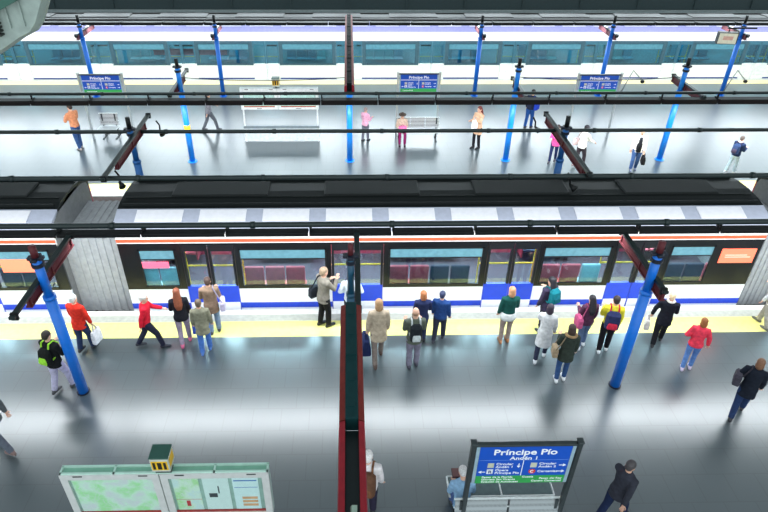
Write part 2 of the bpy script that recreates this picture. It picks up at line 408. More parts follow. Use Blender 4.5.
for i in range(9): box(bm, -5.6, -4.82, 8.86, 9.02, 7.86 + i * 0.05, 7.885 + i * 0.05)
part('grille', bm, mat(38, 42, 40, 0.6), t, label='dark slatted grille')
part('green_flange', prism(bmesh.new(), [(-5.6, 8.22), (-4.75, 8.2), (-4.45, 8.34), (-4.5, 8.44), (-5.6, 8.44)], 'y', 8.82, 9.02), mat(18, 78, 64, 0.4), t, label='dark green flange')

# ------------------------------------------------------------------ trains
def car(name, label, cat, x0, x1, Y0, doors, wins, P):
    Y1 = Y0 + 2.5
    t = thing(name, ((x0 + x1) / 2, (Y0 + Y1) / 2, -1.1), label, cat, None)
    zb, zw0, zw1, zt = -0.75, P['w0'], P['w1'], 2.3
    D = 0.06
    spans = sorted([(d - 0.65, d + 0.65, 'd') for d in doors] + [(a, b, 'w') for a, b in wins])
    cur = x0
    bl = 'black window band' if cat == 'train car' else 'dark teal window band'
    for a, b, k in spans + [(x1, x1, 'd')]:
        if k == 'd':                                  # one band panel between two doors, with its window openings
            bk = bmesh.new(); q = cur
            for a2, b2, k2 in spans:
                if k2 == 'w' and a2 >= cur and b2 <= a:
                    if a2 > q: box(bk, q, a2, Y0, Y0 + D, zw0, zw1)
                    q = b2
            if a > q: box(bk, q, a, Y0, Y0 + D, zw0, zw1)
            box(bk, cur, a, Y0, Y0 + D, zw0 - 0.07, zw0); box(bk, cur, a, Y0, Y0 + D, zw1, zw1 + 0.12)
            part('window_band', bk, P['band'], t, label=bl)
            cur = b
    ds = sorted(doors); cur = x0
    for d in ds + [None]:
        e = x1 if d is None else d - 0.65
        part('lower_panel', B(cur, e, Y0, Y0 + D, zb, zw0 - 0.07), P['body'], t, label='white lower panel')
        cur = e if d is None else d + 0.65
    cur = x0
    for d in ds + [None]:
        e = x1 if d is None else d - 0.65
        part('stripe', B(cur, e, Y0 - 0.006, Y0, P['s0'], P['s1']), P['stripe'], t, label='blue stripe')
        cur = e if d is None else d + 0.65
    bm = bmesh.new(); box(bm, x0, x1, Y0, Y0 + D, zw1 + 0.12, 2.32)
    part('upper_panel', bm, P['upper'], t)
    if P.get('orange'):
        part('orange_line', B(x0, x1, Y0 - 0.005, Y0, 2.04, 2.13), P['orange'], t, label='thin orange line')
        part('dark_line', B(x0, x1, Y0 - 0.006, Y0, zw1 + 0.121, 2.01), P['band'], t)
    for d in ds:
        for s in (-1, 1):
            a, b = (d - 0.64, d - 0.01) if s < 0 else (d + 0.01, d + 0.64)
            bd = bmesh.new(); box(bd, a, b, Y0 - 0.012, Y0 + D, zb + 0.62, zw0 + 0.02)
            dr = part('door', bd, P['door'], t, label='sliding door leaf')
            part('kick_plate', B(a + 0.01, b - 0.01, Y0 - 0.018, Y0 - 0.012, zb + 0.64, 0.19), P['body'], dr, label='white kick plate')
            bd = bmesh.new(); box(bd, a, b, Y0 - 0.012, Y0 + D, zw1 - 0.06, zw1 + 0.12)
            box(bd, a, a + 0.06, Y0 - 0.012, Y0 + D, zw0 + 0.02, zw1 - 0.06); box(bd, b - 0.06, b, Y0 - 0.012, Y0 + D, zw0 + 0.02, zw1 - 0.06)
            part('door_frame', bd, P['dframe'], dr)
            part('door_window', B(a + 0.06, b - 0.06, Y0 + 0.015, Y0 + 0.03, zw0 + 0.02, zw1 - 0.06), P['glass'], dr)
    for a, b in wins:
        bf = bmesh.new(); f = 0.035
        box(bf, a, b, Y0 - 0.012, Y0 + 0.03, zw0, zw0 + f); box(bf, a, b, Y0 - 0.012, Y0 + 0.03, zw1 - f, zw1)
        box(bf, a, a + f, Y0 - 0.012, Y0 + 0.03, zw0, zw1); box(bf, b - f, b, Y0 - 0.012, Y0 + 0.03, zw0, zw1)
        zz = zw1 - 0.3; box(bf, a, b, Y0 - 0.008, Y0 + 0.03, zz - 0.012, zz + 0.012)
        w = part('window', bf, P['frame'], t)
        part('pane', B(a + f, b - f, Y0 + 0.008, Y0 + 0.018, zw0 + f, zz - 0.012), P['glass'], w)
        part('vent_pane', B(a + f, b - f, Y0 + 0.004, Y0 + 0.018, zz + 0.012, zw1 - f), P['vglass'], w, label='tilting pane with a teal reflection in its colour')  # bright teal reflection put into the opaque colour of the upper pane
    # roof shell
    pr = [(Y0, 2.3), (Y0 + 0.02, 2.42), (Y0 + 0.10, 2.55), (Y0 + 0.52, 2.68), (Y0 + 0.52, 2.6), (Y0 + 0.14, 2.46), (Y0 + 0.06, 2.3)]
    part('roof_cove', prism(bmesh.new(), pr, 'x', x0, x1), P['cove'], t, label='lavender grey roof shoulder')
    bm = bmesh.new(); a = x0 + 0.5
    while a + 1.1 < x1 - 0.2:
        bm = bmesh.new(); p0 = [(Y0 + 0.11, 2.555), (Y0 + 0.47, 2.666), (Y0 + 0.465, 2.686), (Y0 + 0.105, 2.575)]
        prism(bm, p0, 'x', a, a + 1.12); a += 1.52
        part('vent_panel', bm, P['ventp'], t, label='white panel on the roof shoulder')
    pr = [(Y0 + 0.52, 2.6), (Y0 + 0.52, 2.68), (Y0 + 0.8, 2.735), (Y0 + 1.25, 2.76), (Y0 + 1.7, 2.735), (Y0 + 2.0, 2.69), (Y0 + 2.4, 2.55), (Y0 + 2.48, 2.42), (Y1, 2.3), (Y1 - 0.06, 2.3), (Y0 + 2.36, 2.46), (Y0 + 1.98, 2.6)]
    bm = bmesh.new(); prism(bm, pr, 'x', x0, x1)
    for yy in (Y0 + 0.62, Y0 + 0.95, Y0 + 1.95): box(bm, x0 + 0.1, x1 - 0.1, yy, yy + 0.03, 2.66, 2.765)
    part('roof', bm, P['roof'], t, label='dark roof')
    bm = bmesh.new(); a = x0 + 1.2
    while a + 2.6 < x1:
        part('roof_unit', B(a, a + 2.4, Y0 + 1.0, Y0 + 1.75, 2.7, 2.79, bev=0.03), P['roofu'], t); a += 3.8
    # interior and far side
    bm = bmesh.new(); box(bm, x0 + 0.05, x1 - 0.05, Y0 + D, Y1 - D, -0.06, 0.02)
    part('cabin_floor', bm, P['ifloor'], t)
    bm = bmesh.new(); box(bm, x0, x1, Y1 - D, Y1, zb, 0.95); box(bm, x0, x1, Y1 - D, Y1, 1.8, 2.32)
    a = x0
    while a < x1: box(bm, a, min(a + 0.8, x1), Y1 - D, Y1, 0.95, 1.8); a += 2.4
    for xe in (x0, x1 - D):
        be = bmesh.new()
        prism(be, [(Y0 + D, zb), (Y0 + D, 2.3), (Y0 + 0.14, 2.46), (Y0 + 0.52, 2.62), (Y0 + 1.25, 2.7), (Y0 + 1.98, 2.62), (Y0 + 2.36, 2.46), (Y1 - D, 2.3), (Y1 - D, zb)], 'x', xe, xe + D)
        part('end_wall', be, mat(120, 122, 124, 0.6), t)
    part('inner_wall', bm, P['iwall'], t)
    bm = bmesh.new(); a = x0 + 0.8
    while a + 0.1 < x1: part('back_pane', B(a, min(a + 1.6, x1), Y1 - 0.04, Y1 - 0.025, 0.95, 1.8), P['bglass'], t); a += 2.4
    part('cabin_ceiling', B(x0 + 0.05, x1 - 0.05, Y0 + D, Y1 - D, 2.24, 2.28), P['iceil'], t)
    bm = bmesh.new(); a = x0 + 0.5
    while a + 1.4 < x1: part('cabin_light', B(a, a + 1.4, Y0 + 1.5, Y0 + 1.68, 2.215, 2.24), P['ilight'], t, label='white strip light inside'); a += 1.7
    area(x0 + 0.3, x1 - 0.3, Y0 + 1.59, 2.205, 0.16, P['ipow'])
    edges = [x0 + 0.3] + [v for d in ds for v in (d - 0.8, d + 0.8)] + [x1 - 0.3]
    for i in range(0, len(edges) - 1, 2):
        a, b = edges[i], edges[i + 1]
        if b - a < 0.8: continue
        for q in range(int((b - a) / 0.52)):
            xa = a + q * 0.52
            bm = bmesh.new(); box(bm, xa + 0.02, xa + 0.5, Y1 - 0.6, Y1 - 0.12, 0.38, 0.46, bev=0.03); box(bm, xa + 0.02, xa + 0.5, Y1 - 0.19, Y1 - 0.09, 0.46, 1.12, bev=0.03)
            part('seat', bm, P['seats'][(i // 2 + q // 3) % len(P['seats'])], t)
            if P.get('near'):
                bm = bmesh.new(); box(bm, xa + 0.02, xa + 0.5, Y0 + 0.14, Y0 + 0.6, 0.38, 0.46, bev=0.03); box(bm, xa + 0.02, xa + 0.5, Y0 + 0.1, Y0 + 0.19, 0.46, 1.2, bev=0.03)
                part('seat', bm, P['seats'][(i // 2 * 3 + q // 2 + 1) % len(P['seats'])], t)
    for d in ds:
        bm = bmesh.new()
        for s in (-0.72, 0.72):
            tube(bm, [(d + s, Y0 + 0.5, 0.0), (d + s, Y0 + 0.5, 2.24)], 0.02, 8)
        tube(bm, [(d - 0.72, Y0 + 0.5, 1.0), (d + 0.72, Y0 + 0.5, 1.0)], 0.022, 8)
        part('grab_pole', bm, mat(244, 196, 50, 0.4), t, label='yellow grab rail at the door')
        if P.get('near'):
            for q in (-0.8, 0.8):
                part('draught_screen', B(d + q - 0.02, d + q + 0.02, Y1 - 0.75, Y1 - 0.1, 0.3, 1.7), mat(150, 44, 60, 0.4), t, label='dark red screen beside the door')
    bm = bmesh.new(); box(bm, x0 + 0.3, x1 - 0.3, Y0 + 0.2, Y1 - 0.2, -0.9, -0.7)
    for a in (x0 + 2.2, x1 - 2.2):
        for w in (-0.9, 0.9):
            tube(bm, [(a + w, Y0 + 0.45, -0.72), (a + w, Y0 + 0.58, -0.72)], 0.38, 18); tube(bm, [(a + w, Y1 - 0.58, -0.72), (a + w, Y1 - 0.45, -0.72)], 0.38, 18)
    part('bogie', bm, mat(30, 32, 34, 0.7), t)
    return t
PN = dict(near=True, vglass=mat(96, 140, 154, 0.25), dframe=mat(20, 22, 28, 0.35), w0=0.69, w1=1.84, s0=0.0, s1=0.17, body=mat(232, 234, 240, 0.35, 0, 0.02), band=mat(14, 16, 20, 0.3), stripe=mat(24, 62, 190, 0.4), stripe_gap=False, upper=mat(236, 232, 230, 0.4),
          orange=mat(232, 92, 58, 0.5), door=mat(24, 66, 205, 0.35, 0, 0.02), glass=glass(214, 236, 240, 0.08), frame=mat(18, 20, 24, 0.35), cove=mat(176, 180, 196, 0.5, 0, 0.03), ventp=mat(236, 234, 240, 0.5, 0, 0.02),
          roof=mat(8, 15, 15, 0.5, 0, 0.06, 9, 0, 0, 0.3), roofu=mat(10, 17, 17, 0.55, 0, 0.06, 9, 0, 0, 0.3), ifloor=mat(70, 60, 70, 0.6), iwall=mat(178, 66, 84, 0.6), bglass=glass(60, 96, 108, 0.1), iceil=mat(214, 220, 220, 0.6), ilight=emit(220, 240, 255, 2.5), ipow=85,
          seats=[mat(196, 66, 84, 0.6), mat(150, 190, 204, 0.6), mat(176, 60, 76, 0.6), mat(36, 44, 70, 0.6), mat(200, 90, 104, 0.6)])
YN = 12.55
c1 = car('train_car', 'middle blue and white metro car standing at the near platform', 'train car', -5.65, 10.25, YN, [-3.5, 0.17, 4.05, 7.25], [(-5.2, -4.3), (-2.75, -0.6), (0.95, 3.3), (4.8, 6.5), (8.0, 9.1)], PN)
c2 = car('train_car', 'blue and white metro car at the left edge with an orange display in its window', 'train car', -23.0, -7.1, YN, [-9.6, -13.2, -16.8, -20.4], [(-8.85, -7.35), (-12.4, -10.4), (-16, -14)], PN)
c3 = car('train_car', 'metro car cut off by the right edge of the photo', 'train car', 11.3, 27.3, YN, [13.2, 16.8, 20.4], [(11.6, 12.4), (14, 16)], PN)
ORANGE = emit(255, 112, 84, 0.75)
part('destination_display', B(-8.6, -7.55, YN - 0.02, YN - 0.002, 1.2, 1.58), emit(240, 128, 96, 0.7), c2, label='orange destination display')
bm = B(9.28, 10.15, YN - 0.02, YN - 0.002, 1.32, 1.74)
dd = part('destination_display', bm, ORANGE, c1, label='orange destination display')
bm = B(9.4, 10.05, YN - 0.024, YN - 0.02, 1.49, 1.505); box(bm, 9.4, 9.95, YN - 0.024, YN - 0.02, 1.55, 1.565)
part('display_line', bm, emit(255, 190, 175, 0.9), dd, label='pale lines on the display')
part('destination_display', B(-5.15, -4.5, YN - 0.025, YN - 0.014, 1.3, 1.48), emit(240, 90, 120, 0.8), c1, label='pinkish red display strip in the window')
def bellows(x0, x1, label):
    bm = bmesh.new()
    n = 16
    for i in range(n):
        a = x0 + (x1 - x0) * i / n; b = x0 + (x1 - x0) * (i + 1) / n; k = 0.018 * (i % 2)
        box(bm, a, b, YN + 0.3 + k, YN + 2.2 - k, -0.3, 1.98 - k)
    o = part('gangway_bellows', bm, mat(158, 161, 164, 0.7), None); tag(o, label, 'bellows')
bellows(-7.09, -5.66, 'grey pleated gangway between the left and middle metro cars')
bellows(10.26, 11.29, 'grey pleated gangway between the middle and right metro cars')
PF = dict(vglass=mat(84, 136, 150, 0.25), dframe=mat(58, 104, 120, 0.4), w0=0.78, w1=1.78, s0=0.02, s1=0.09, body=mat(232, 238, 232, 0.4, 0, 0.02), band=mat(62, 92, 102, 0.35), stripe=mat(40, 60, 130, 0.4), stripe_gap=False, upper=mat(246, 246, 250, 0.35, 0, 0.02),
          door=mat(224, 232, 228, 0.4), glass=glass(176, 216, 222, 0.12), frame=mat(46, 84, 98, 0.4), cove=mat(150, 150, 205, 0.5, 0, 0.03), ventp=mat(226, 226, 246, 0.5, 0, 0.02),
          roof=mat(26, 26, 26, 0.6), roofu=mat(38, 36, 36, 0.6), ifloor=mat(110, 140, 150, 0.6), iwall=mat(110, 158, 170, 0.6), bglass=glass(40, 90, 104, 0.1), iceil=mat(190, 220, 224, 0.6), ilight=emit(200, 240, 250, 2.5), ipow=22,
          seats=[mat(60, 130, 150, 0.6), mat(50, 110, 130, 0.6), mat(70, 140, 150, 0.6)])
dF = [-16.4 + i * 4.1 for i in range(10)]
wF = [(d + 0.8, d + 3.3) for d in dF]
cf = car('metro_train', 'long white metro train with teal windows behind the far platform', 'train', -22, 26, 30.7, dF, wF, PF)
bm = bmesh.new(); box(bm, -9.6, -6.0, 30.78, 30.82, 1.2, 1.5)
part('window_poster', bm, mat(226, 90, 100, 0.5), cf, label='red panel behind the window')

# ------------------------------------------------------------------ signs, boards and benches
LET = mat(245, 247, 250, 0.5, 0, 0.0); SBLUE = mat(8, 80, 190, 0.4, 0, 0.02); SGREEN = mat(46, 160, 78, 0.45, 0, 0.03)
POST = mat(64, 72, 74, 0.4, 0.5)
def arrow(x, z, y, d, s=0.07):
    bm = bmesh.new()
    sh = [(-1, 0.14), (0.2, 0.14), (0.0, 0.5), (0.28, 0.5), (1, 0), (0.28, -0.5), (0.0, -0.5), (0.2, -0.14), (-1, -0.14)]
    a = {'r': 0, 'l': PI, 'd': -PI / 2}[d]
    pts = [(x + s * (p[0] * math.cos(a) - p[1] * math.sin(a)), z + s * (p[0] * math.sin(a) + p[1] * math.cos(a))) for p in sh]
    return prism(bm, pts, 'y', y - 0.002, y)
def station_sign(x0, x1, Y, zt, zb, label, detail, posts_to=0.0, pm=POST):
    t = thing('station_sign', ((x0 + x1) / 2, Y, 0), label, 'sign')
    for x in (x0 - 0.05, x1 + 0.05):
        bm = bmesh.new(); box(bm, x - 0.035, x + 0.035, Y - 0.05, Y + 0.05, posts_to, zt + 0.02, bev=0.008)
        box(bm, x - 0.05, x + 0.05, Y - 0.06, Y + 0.06, zt + 0.02, zt + 0.05, bev=0.01)
        part('post', bm, pm, t)
    part('top_rail', B(x0 - 0.02, x1 + 0.02, Y - 0.04, Y + 0.04, zt - 0.04, zt, bev=0.006), POST, t)
    part('panel_back', B(x0, x1, Y - 0.02, Y + 0.03, zb, zt - 0.04), mat(70, 78, 82, 0.5), t)
    gh = (zt - zb) * 0.20
    F = Y - 0.026
    bp = part('blue_panel', B(x0 + 0.06, x1 - 0.06, F, Y - 0.02, zb + gh, zt - 0.05), SBLUE, t)
    gp = part('green_panel', B(x0 + 0.06, x1 - 0.06, F, Y - 0.02, zb, zb + gh), SGREEN, t)
    for q in (x0, x1 - 0.055): part('side_strip', B(q, q + 0.055, F, Y - 0.02, zb, zt - 0.05), mat(150, 176, 190, 0.4), t)
    w = x1 - x0; cx = (x0 + x1) / 2; h = zt - zb
    text('Príncipe Pío', h * 0.19, cx, F - 0.001, zt - 0.05 - h * 0.2, LET, bp, align='CENTER', bold=0.004, sx=1.15)
    if detail:
        text('Andén 1', h * 0.115, cx, F - 0.001, zt - h * 0.38, LET, bp, align='CENTER', bold=0.002, sx=1.2)
        part('divider', B(cx - 0.006, cx + 0.006, F - 0.002, F, zb + gh, zt - h * 0.4), LET, bp)
        part('divider', B(x0 + 0.07, x1 - 0.07, F - 0.002, F, zt - h * 0.395, zt - h * 0.388), mat(110, 150, 220, 0.5), bp)
    else:
        part('divider', B(x0 + 0.06, x1 - 0.06, F - 0.002, F, zt - h * 0.36, zt - h * 0.33), LET, bp)
        part('divider', B(cx - 0.008, cx + 0.008, F - 0.002, F, zb + gh, zt - h * 0.33), LET, bp)
    r1 = zb + gh + h * 0.235; r2 = zb + gh + h * 0.075; s = h * 0.075
    def row(xl, z, lines, icon, glyph=None):
        if icon: part('pictogram', B(xl, xl + w * 0.065, F - 0.002, F, z - h * 0.02, z + h * 0.1, ), icon, bp)
        if glyph: text(glyph, h * 0.1, xl + w * 0.034, F - 0.003, z, mat(30, 50, 120, 0.5), bp, align='CENTER', bold=0.002)
        for i, tx in enumerate(lines):
            text(tx, s, xl + w * 0.085, F - 0.001, z + h * 0.05 - i * h * 0.075 if len(lines) > 1 else z + h * 0.01, LET, bp, bold=0.0012, sx=1.15)
    row(x0 + w * 0.14, r1, ['Circular', 'Andén 1'], mat(196, 196, 176, 0.5))
    row(x0 + w * 0.14, r2, ['Ópera', 'Príncipe Pío'], mat(225, 228, 235, 0.5), 'R')
    row(x0 + w * 0.58, r1, ['Circular', 'Andén 2'], mat(196, 196, 176, 0.5))
    row(x0 + w * 0.58, r2, ['Cercanías'], None)
    xx, zz = x0 + w * 0.61, r2 + h * 0.035
    bm = bmesh.new(); prism(bm, [(xx + h * 0.06 * math.cos(2 * PI * i / 20), zz + h * 0.06 * math.sin(2 * PI * i / 20)) for i in range(20)], 'y', F - 0.002, F)
    part('pictogram', bm, mat(214, 48, 40, 0.5), bp, label='red round railway pictogram')
    bm = bmesh.new()
    rr = [(a, 0.035) for a in range(40, 321, 20)] + [(a, 0.02) for a in range(320, 39, -20)]
    prism(bm, [(xx + h * q * math.cos(R(a)), zz + h * q * math.sin(R(a))) for a, q in rr], 'y', F - 0.004, F - 0.002)
    part('pictogram', bm, LET, bp, label='white curved mark on the red circle')
    part('arrow', arrow(cx - w * 0.04, r1 + h * 0.03, F, 'd', h * 0.055), LET, bp)
    part('arrow', arrow(x0 + w * 0.09, r2 + h * 0.03, F, 'l', h * 0.06), LET, bp)
    part('arrow', arrow(x1 - w * 0.09, r1 + h * 0.03, F, 'r', h * 0.06), LET, bp)
    part('arrow', arrow(x1 - w * 0.09, r2 + h * 0.03, F, 'r', h * 0.06), LET, bp)
    if detail:
        for i, tx in enumerate(('Paseo de la Florida', 'Glorieta San Vicente', 'Estación de Autobuses')):
            text(tx, s * 0.8, x0 + w * 0.1, F - 0.001, zb + gh * (0.72 - 0.31 * i), LET, gp, bold=0.001, sx=1.15)
        for i, tx in enumerate(('Paseo del Rey', 'Centro Comercial')):
            text(tx, s * 0.8, x1 - w * 0.06, F - 0.001, zb + gh * (0.5 - 0.33 * i), LET, gp, align='RIGHT', bold=0.001, sx=1.15)
        text('Cuesta', s * 0.8, cx + w * 0.02, F - 0.001, zb + gh * 0.72, LET, gp, bold=0.001, sx=1.15)
    else:
        text('Paseo de la Florida', s * 0.8, x0 + w * 0.1, F - 0.001, zb + gh * 0.4, LET, gp, bold=0.001, sx=1.15)
    return t
station_sign(1.96, 3.54, 6.24, 2.34, 1.37, 'big blue and green station sign on the near platform, right of the girder', True)
ALU = mat(176, 184, 186, 0.35, 0.4)
station_sign(-10.27, -8.72, 23.4, 2.64, 1.9, 'leftmost station sign, on the far platform behind the man in the orange top', False, pm=ALU)
station_sign(1.93, 3.45, 23.4, 2.66, 1.92, 'station sign in the middle of the far platform above the woman with the hat', False, pm=ALU)
station_sign(8.94, 10.52, 23.4, 2.61, 1.87, 'rightmost station sign, on the far platform left of the man in the white jacket', False, pm=ALU)
PERF = perforated_mat()
FRM = mat(206, 214, 214, 0.35, 0.4)
def bench(x0, x1, Y, nsec, label, double, back=0.85, pm=None):
    t = thing('bench', ((x0 + x1) / 2, Y, 0), label, 'bench')
    w = (x1 - x0) / nsec
    def frame(ya, yb, z, xa, xb):
        bm = bmesh.new(); r = 0.018
        for y in (ya, yb): tube(bm, [(xa, y, z), (xb, y, z)], r, 8)
        for i in range(nsec + 1): tube(bm, [(xa + i * (xb - xa) / nsec, ya, z), (xa + i * (xb - xa) / nsec, yb, z)], r, 8)
        return bm
    for i in range(nsec):
        a, b = x0 + i * w + 0.02, x0 + (i + 1) * w - 0.02
        part('seat', B(a, b, Y - 0.48, Y - 0.06, 0.43, 0.455, bev=0.006), PERF, t)
        part('backrest', prism(bmesh.new(), [(Y - 0.08, 0.5), (Y - 0.05, 0.5), (Y + 0.01, back), (Y - 0.02, back)], 'x', a, b), PERF, t)
        if double: part('seat', B(a, b, Y + 0.34, Y + 0.72, 0.43, 0.455, bev=0.006), mat(86, 104, 106, 0.4, 0.3), t, label='dark seat facing the train')
    part('seat_frame', frame(Y - 0.5, Y - 0.04, 0.44, x0, x1), FRM, t)
    part('back_frame', tube(tube(bmesh.new(), [(x0, Y, back), (x1, Y, back)], 0.02, 8), [(x0, Y - 0.03, 0.66), (x1, Y - 0.03, 0.66)], 0.014, 8), FRM, t)
    if double: part('seat_frame', frame(Y + 0.32, Y + 0.74, 0.44, x0, x1), FRM, t)
    for x in (x0 + 0.12, x1 - 0.12):
        bm = bmesh.new(); box(bm, x - 0.025, x + 0.025, Y - 0.06, Y - 0.0, 0, back); box(bm, x - 0.03, x + 0.03, Y - 0.4, Y + (0.64 if double else 0.2), 0, 0.03); box(bm, x - 0.02, x + 0.02, Y - 0.45, Y + (0.68 if double else 0.0), 0.38, 0.42)
        part('leg', bm, POST, t)
    return t
bench(1.74, 3.62, 6.28, 2, 'perforated steel double bench beneath the near station sign', True)
bench(1.86, 3.6, 23.35, 3, 'white steel bench on the far platform with the woman in the hat', False, 0.9)
bench(-10.05, -9.3, 23.75, 1, 'single white seat under the leftmost station sign', False, 0.95)
def notice_board(x0, x1, Y0, Y1, z0, z1, label, legs, maps):
    t = thing('notice_board', ((x0 + x1) / 2, (Y0 + Y1) / 2, 0), label, 'notice board')
    MINT = mat(178, 214, 200, 0.45, 0, 0.03); LG = mat(206, 208, 206, 0.4, 0.1, 0.03); MID = mat(120, 172, 150, 0.5, 0, 0.04)
    xm = x0 + (x1 - x0) * 0.475
    if not maps: MINT = mat(206, 216, 216, 0.5); MID = mat(196, 208, 208, 0.5); LG = mat(224, 228, 228, 0.5)
    part('casing', B(x0, x1, Y0 + 0.02, Y1, z0, z1 - 0.03, bev=0.01), mat(170, 186, 180, 0.5), t)
    part('top_channel', B(x0 + 0.04, x1 - 0.04, Y0 + 0.04, Y1 - 0.03, z1 - 0.035, z1 - 0.022), MID, t, label='green channel floor')
    bm = bmesh.new()
    box(bm, x0, x1, Y0, Y0 + 0.03, z1 - 0.05, z1); box(bm, x0, x1, Y1 - 0.02, Y1 + 0.01, z1 - 0.05, z1); box(bm, x0, x0 + 0.03, Y0, Y1, z1 - 0.05, z1); box(bm, x1 - 0.03, x1, Y0, Y1, z1 - 0.05, z1)
    for f in (0.26, 0.74): box(bm, x0 + (x1 - x0) * f - 0.015, x0 + (x1 - x0) * f + 0.015, Y0, Y1, z1 - 0.03, z1)
    part('top_frame', bm, MINT, t, label='pale mint top frame')
    for a, b in ((x0, xm - 0.01), (xm + 0.01, x1)):
        f = 0.11
        bm = bmesh.new(); box(bm, a, b, Y0 - 0.02, Y0 + 0.02, z1 - 0.13, z1 - 0.02); box(bm, a, b, Y0 - 0.02, Y0 + 0.02, z0, z0 + 0.09)
        box(bm, a, a + f, Y0 - 0.02, Y0 + 0.02, z0 + 0.09, z1 - 0.13); box(bm, b - f, b, Y0 - 0.02, Y0 + 0.02, z0 + 0.09, z1 - 0.13)
        d = part('glazed_door', bm, LG, t, label='light grey glazed frame')
        bm = bmesh.new()
        for q in (0.14, 0.8): box(bm, a + (b - a) * q, a + (b - a) * q + 0.14, Y0 - 0.028, Y0 - 0.02, z1 - 0.05, z1 - 0.03)
        box(bm, (a + b) / 2 - 0.1, (a + b) / 2 + 0.1, Y0 - 0.028, Y0 - 0.02, z0 + 0.03, z0 + 0.05)
        part('latch', bm, mat(60, 64, 62, 0.5), d)
        part('red_strip', B(a + f, b - f, Y0 - 0.004, Y0 + 0.012, z0 + 0.09, z0 + 0.13), mat(196, 50, 50, 0.5), d, label='red strip at the foot of the pane')
        part('pane', B(a + f, b - f, Y0 - 0.008, Y0 - 0.005, z0 + 0.09, z1 - 0.13), glass(244, 252, 250, 0.03), d)
    f = 0.14; z2, z3 = z0 + 0.14, z1 - 0.145; F = Y0 + 0.012
    if maps:
        part('city_map', B(x0 + f, xm - f + 0.02, F - 0.006, F + 0.008, z2, z3), map_mat(1.3, (190, 234, 174), (232, 242, 226), (236, 224, 230)), t, label='large pale green city map')
        w = (x1 - f - xm - f) / 3
        for i in range(3):
            a = xm + f + i * w + 0.02; b = a + w - 0.06
            if i == 0:
                p = part('poster', B(a, b, F - 0.006, F + 0.008, z2, z3), map_mat(4.1, (196, 230, 170), (236, 240, 226), (226, 232, 236)), t, label='small green map poster')
                bm = B(a + 0.15, a + 0.21, F - 0.008, F - 0.006, z2 + 0.1, z2 + 0.24); box(bm, a, b, F - 0.008, F - 0.006, z2 + 0.27, z2 + 0.275)
                part('poster_mark', bm, mat(216, 60, 66, 0.5), p, label='red mark')
            elif i == 1:
                p = part('poster', B(a, b, F - 0.006, F + 0.008, z2, z3), mat(238, 238, 240, 0.5, 0, 0.02), t, label='white poster with a dark square')
                bm = B(a + 0.07, a + 0.2, F - 0.008, F - 0.006, z2 + 0.32, z2 + 0.42); box(bm, a + 0.22, a + 0.24, F - 0.008, F - 0.006, z2 + 0.42, z2 + 0.6)
                part('poster_mark', bm, mat(70, 66, 74, 0.5), p, label='dark square')
            else:
                p = part('poster', B(a, b, F - 0.006, F + 0.008, z2, z3), mat(236, 240, 246, 0.5, 0, 0.02), t, label='white timetable poster')
                bm = B(a + 0.02, b - 0.02, F - 0.008, F - 0.006, z3 - 0.1, z3 - 0.075); box(bm, a + 0.02, b - 0.02, F - 0.008, F - 0.006, z3 - 0.26, z3 - 0.25)
                part('poster_mark', bm, mat(76, 116, 196, 0.5), p, label='blue lines')
                bm = bmesh.new()
                for q in range(3): box(bm, a + 0.12, b - 0.04, F - 0.008, F - 0.006, z2 + 0.08 + q * 0.09, z2 + 0.14 + q * 0.09)
                part('poster_mark', bm, mat(240, 170, 130, 0.5), p, label='orange table rows')
    else:
        part('city_map', B(x0 + f, xm - f, F - 0.006, F + 0.008, z2, z3), mat(222, 232, 230, 0.5), t, label='pale sheet')
        part('poster', B(xm + f, x1 - f, F - 0.006, F + 0.008, z2, z3), mat(222, 232, 232, 0.5), t, label='pale sheet')
    for x in (x0 + 0.06, x1 - 0.06):
        bm = bmesh.new(); box(bm, x - 0.025, x + 0.025, Y0 + 0.03, Y1 - 0.03, 0, z0 + 0.02)
        part('leg', bm, LG, t)
    if legs:
        part('foot_rail', B(x0, x1, Y0 + 0.02, Y0 + 0.1, 0.56, 0.66), mat(120, 132, 138, 0.5), t)
        part('skirt_panel', B(x0, x1, Y0 + 0.05, Y0 + 0.08, 0.02, 0.56), mat(216, 226, 230, 0.4), t, label='pale panel down to the floor')
    return t
notice_board(-4.44, -1.28, 5.9, 6.05, 1.1, 2.2, 'mint framed notice board with maps and posters at the bottom left', False, True)
notice_board(-4.2, -1.2, 23.05, 23.2, 1.36, 2.2, 'pale notice board standing on the far platform, left of the girder', True, False)
def box_clock(x, y, z, label):
    t = thing('warning_box', (x, y, z), label, 'box')
    part('stem', tube(bmesh.new(), [(x, y, z), (x, y, z + 0.12)], 0.035, 10), mat(60, 70, 68, 0.5), t, True)
    part('base_plate', B(x - 0.12, x + 0.12, y - 0.07, y + 0.07, z - 0.005, z + 0.012), mat(70, 84, 80, 0.5), t)
    part('casing', B(x - 0.14, x + 0.14, y - 0.13, y + 0.13, z + 0.1, z + 0.4, bev=0.012), mat(190, 196, 186, 0.4), t)
    part('lid', B(x - 0.145, x + 0.145, y - 0.135, y + 0.135, z + 0.39, z + 0.415, bev=0.006), mat(44, 84, 74, 0.45), t, label='dark green lid')
    p = part('yellow_plate', B(x - 0.12, x + 0.12, y - 0.137, y - 0.13, z + 0.15, z + 0.34), mat(232, 184, 30, 0.5), t, label='yellow plate')
    bm = B(x - 0.03, x + 0.03, y - 0.141, y - 0.137, z + 0.17, z + 0.32); box(bm, x + 0.06, x + 0.1, y - 0.141, y - 0.137, z + 0.17, z + 0.32); box(bm, x - 0.1, x - 0.06, y - 0.141, y - 0.137, z + 0.17, z + 0.32)
    part('black_figure', bm, mat(30, 28, 22, 0.5), p, label='black figure')
    p = part('yellow_plate', B(x + 0.136, x + 0.143, y - 0.1, y + 0.1, z + 0.17, z + 0.34), mat(232, 184, 30, 0.5), t, label='yellow plate')
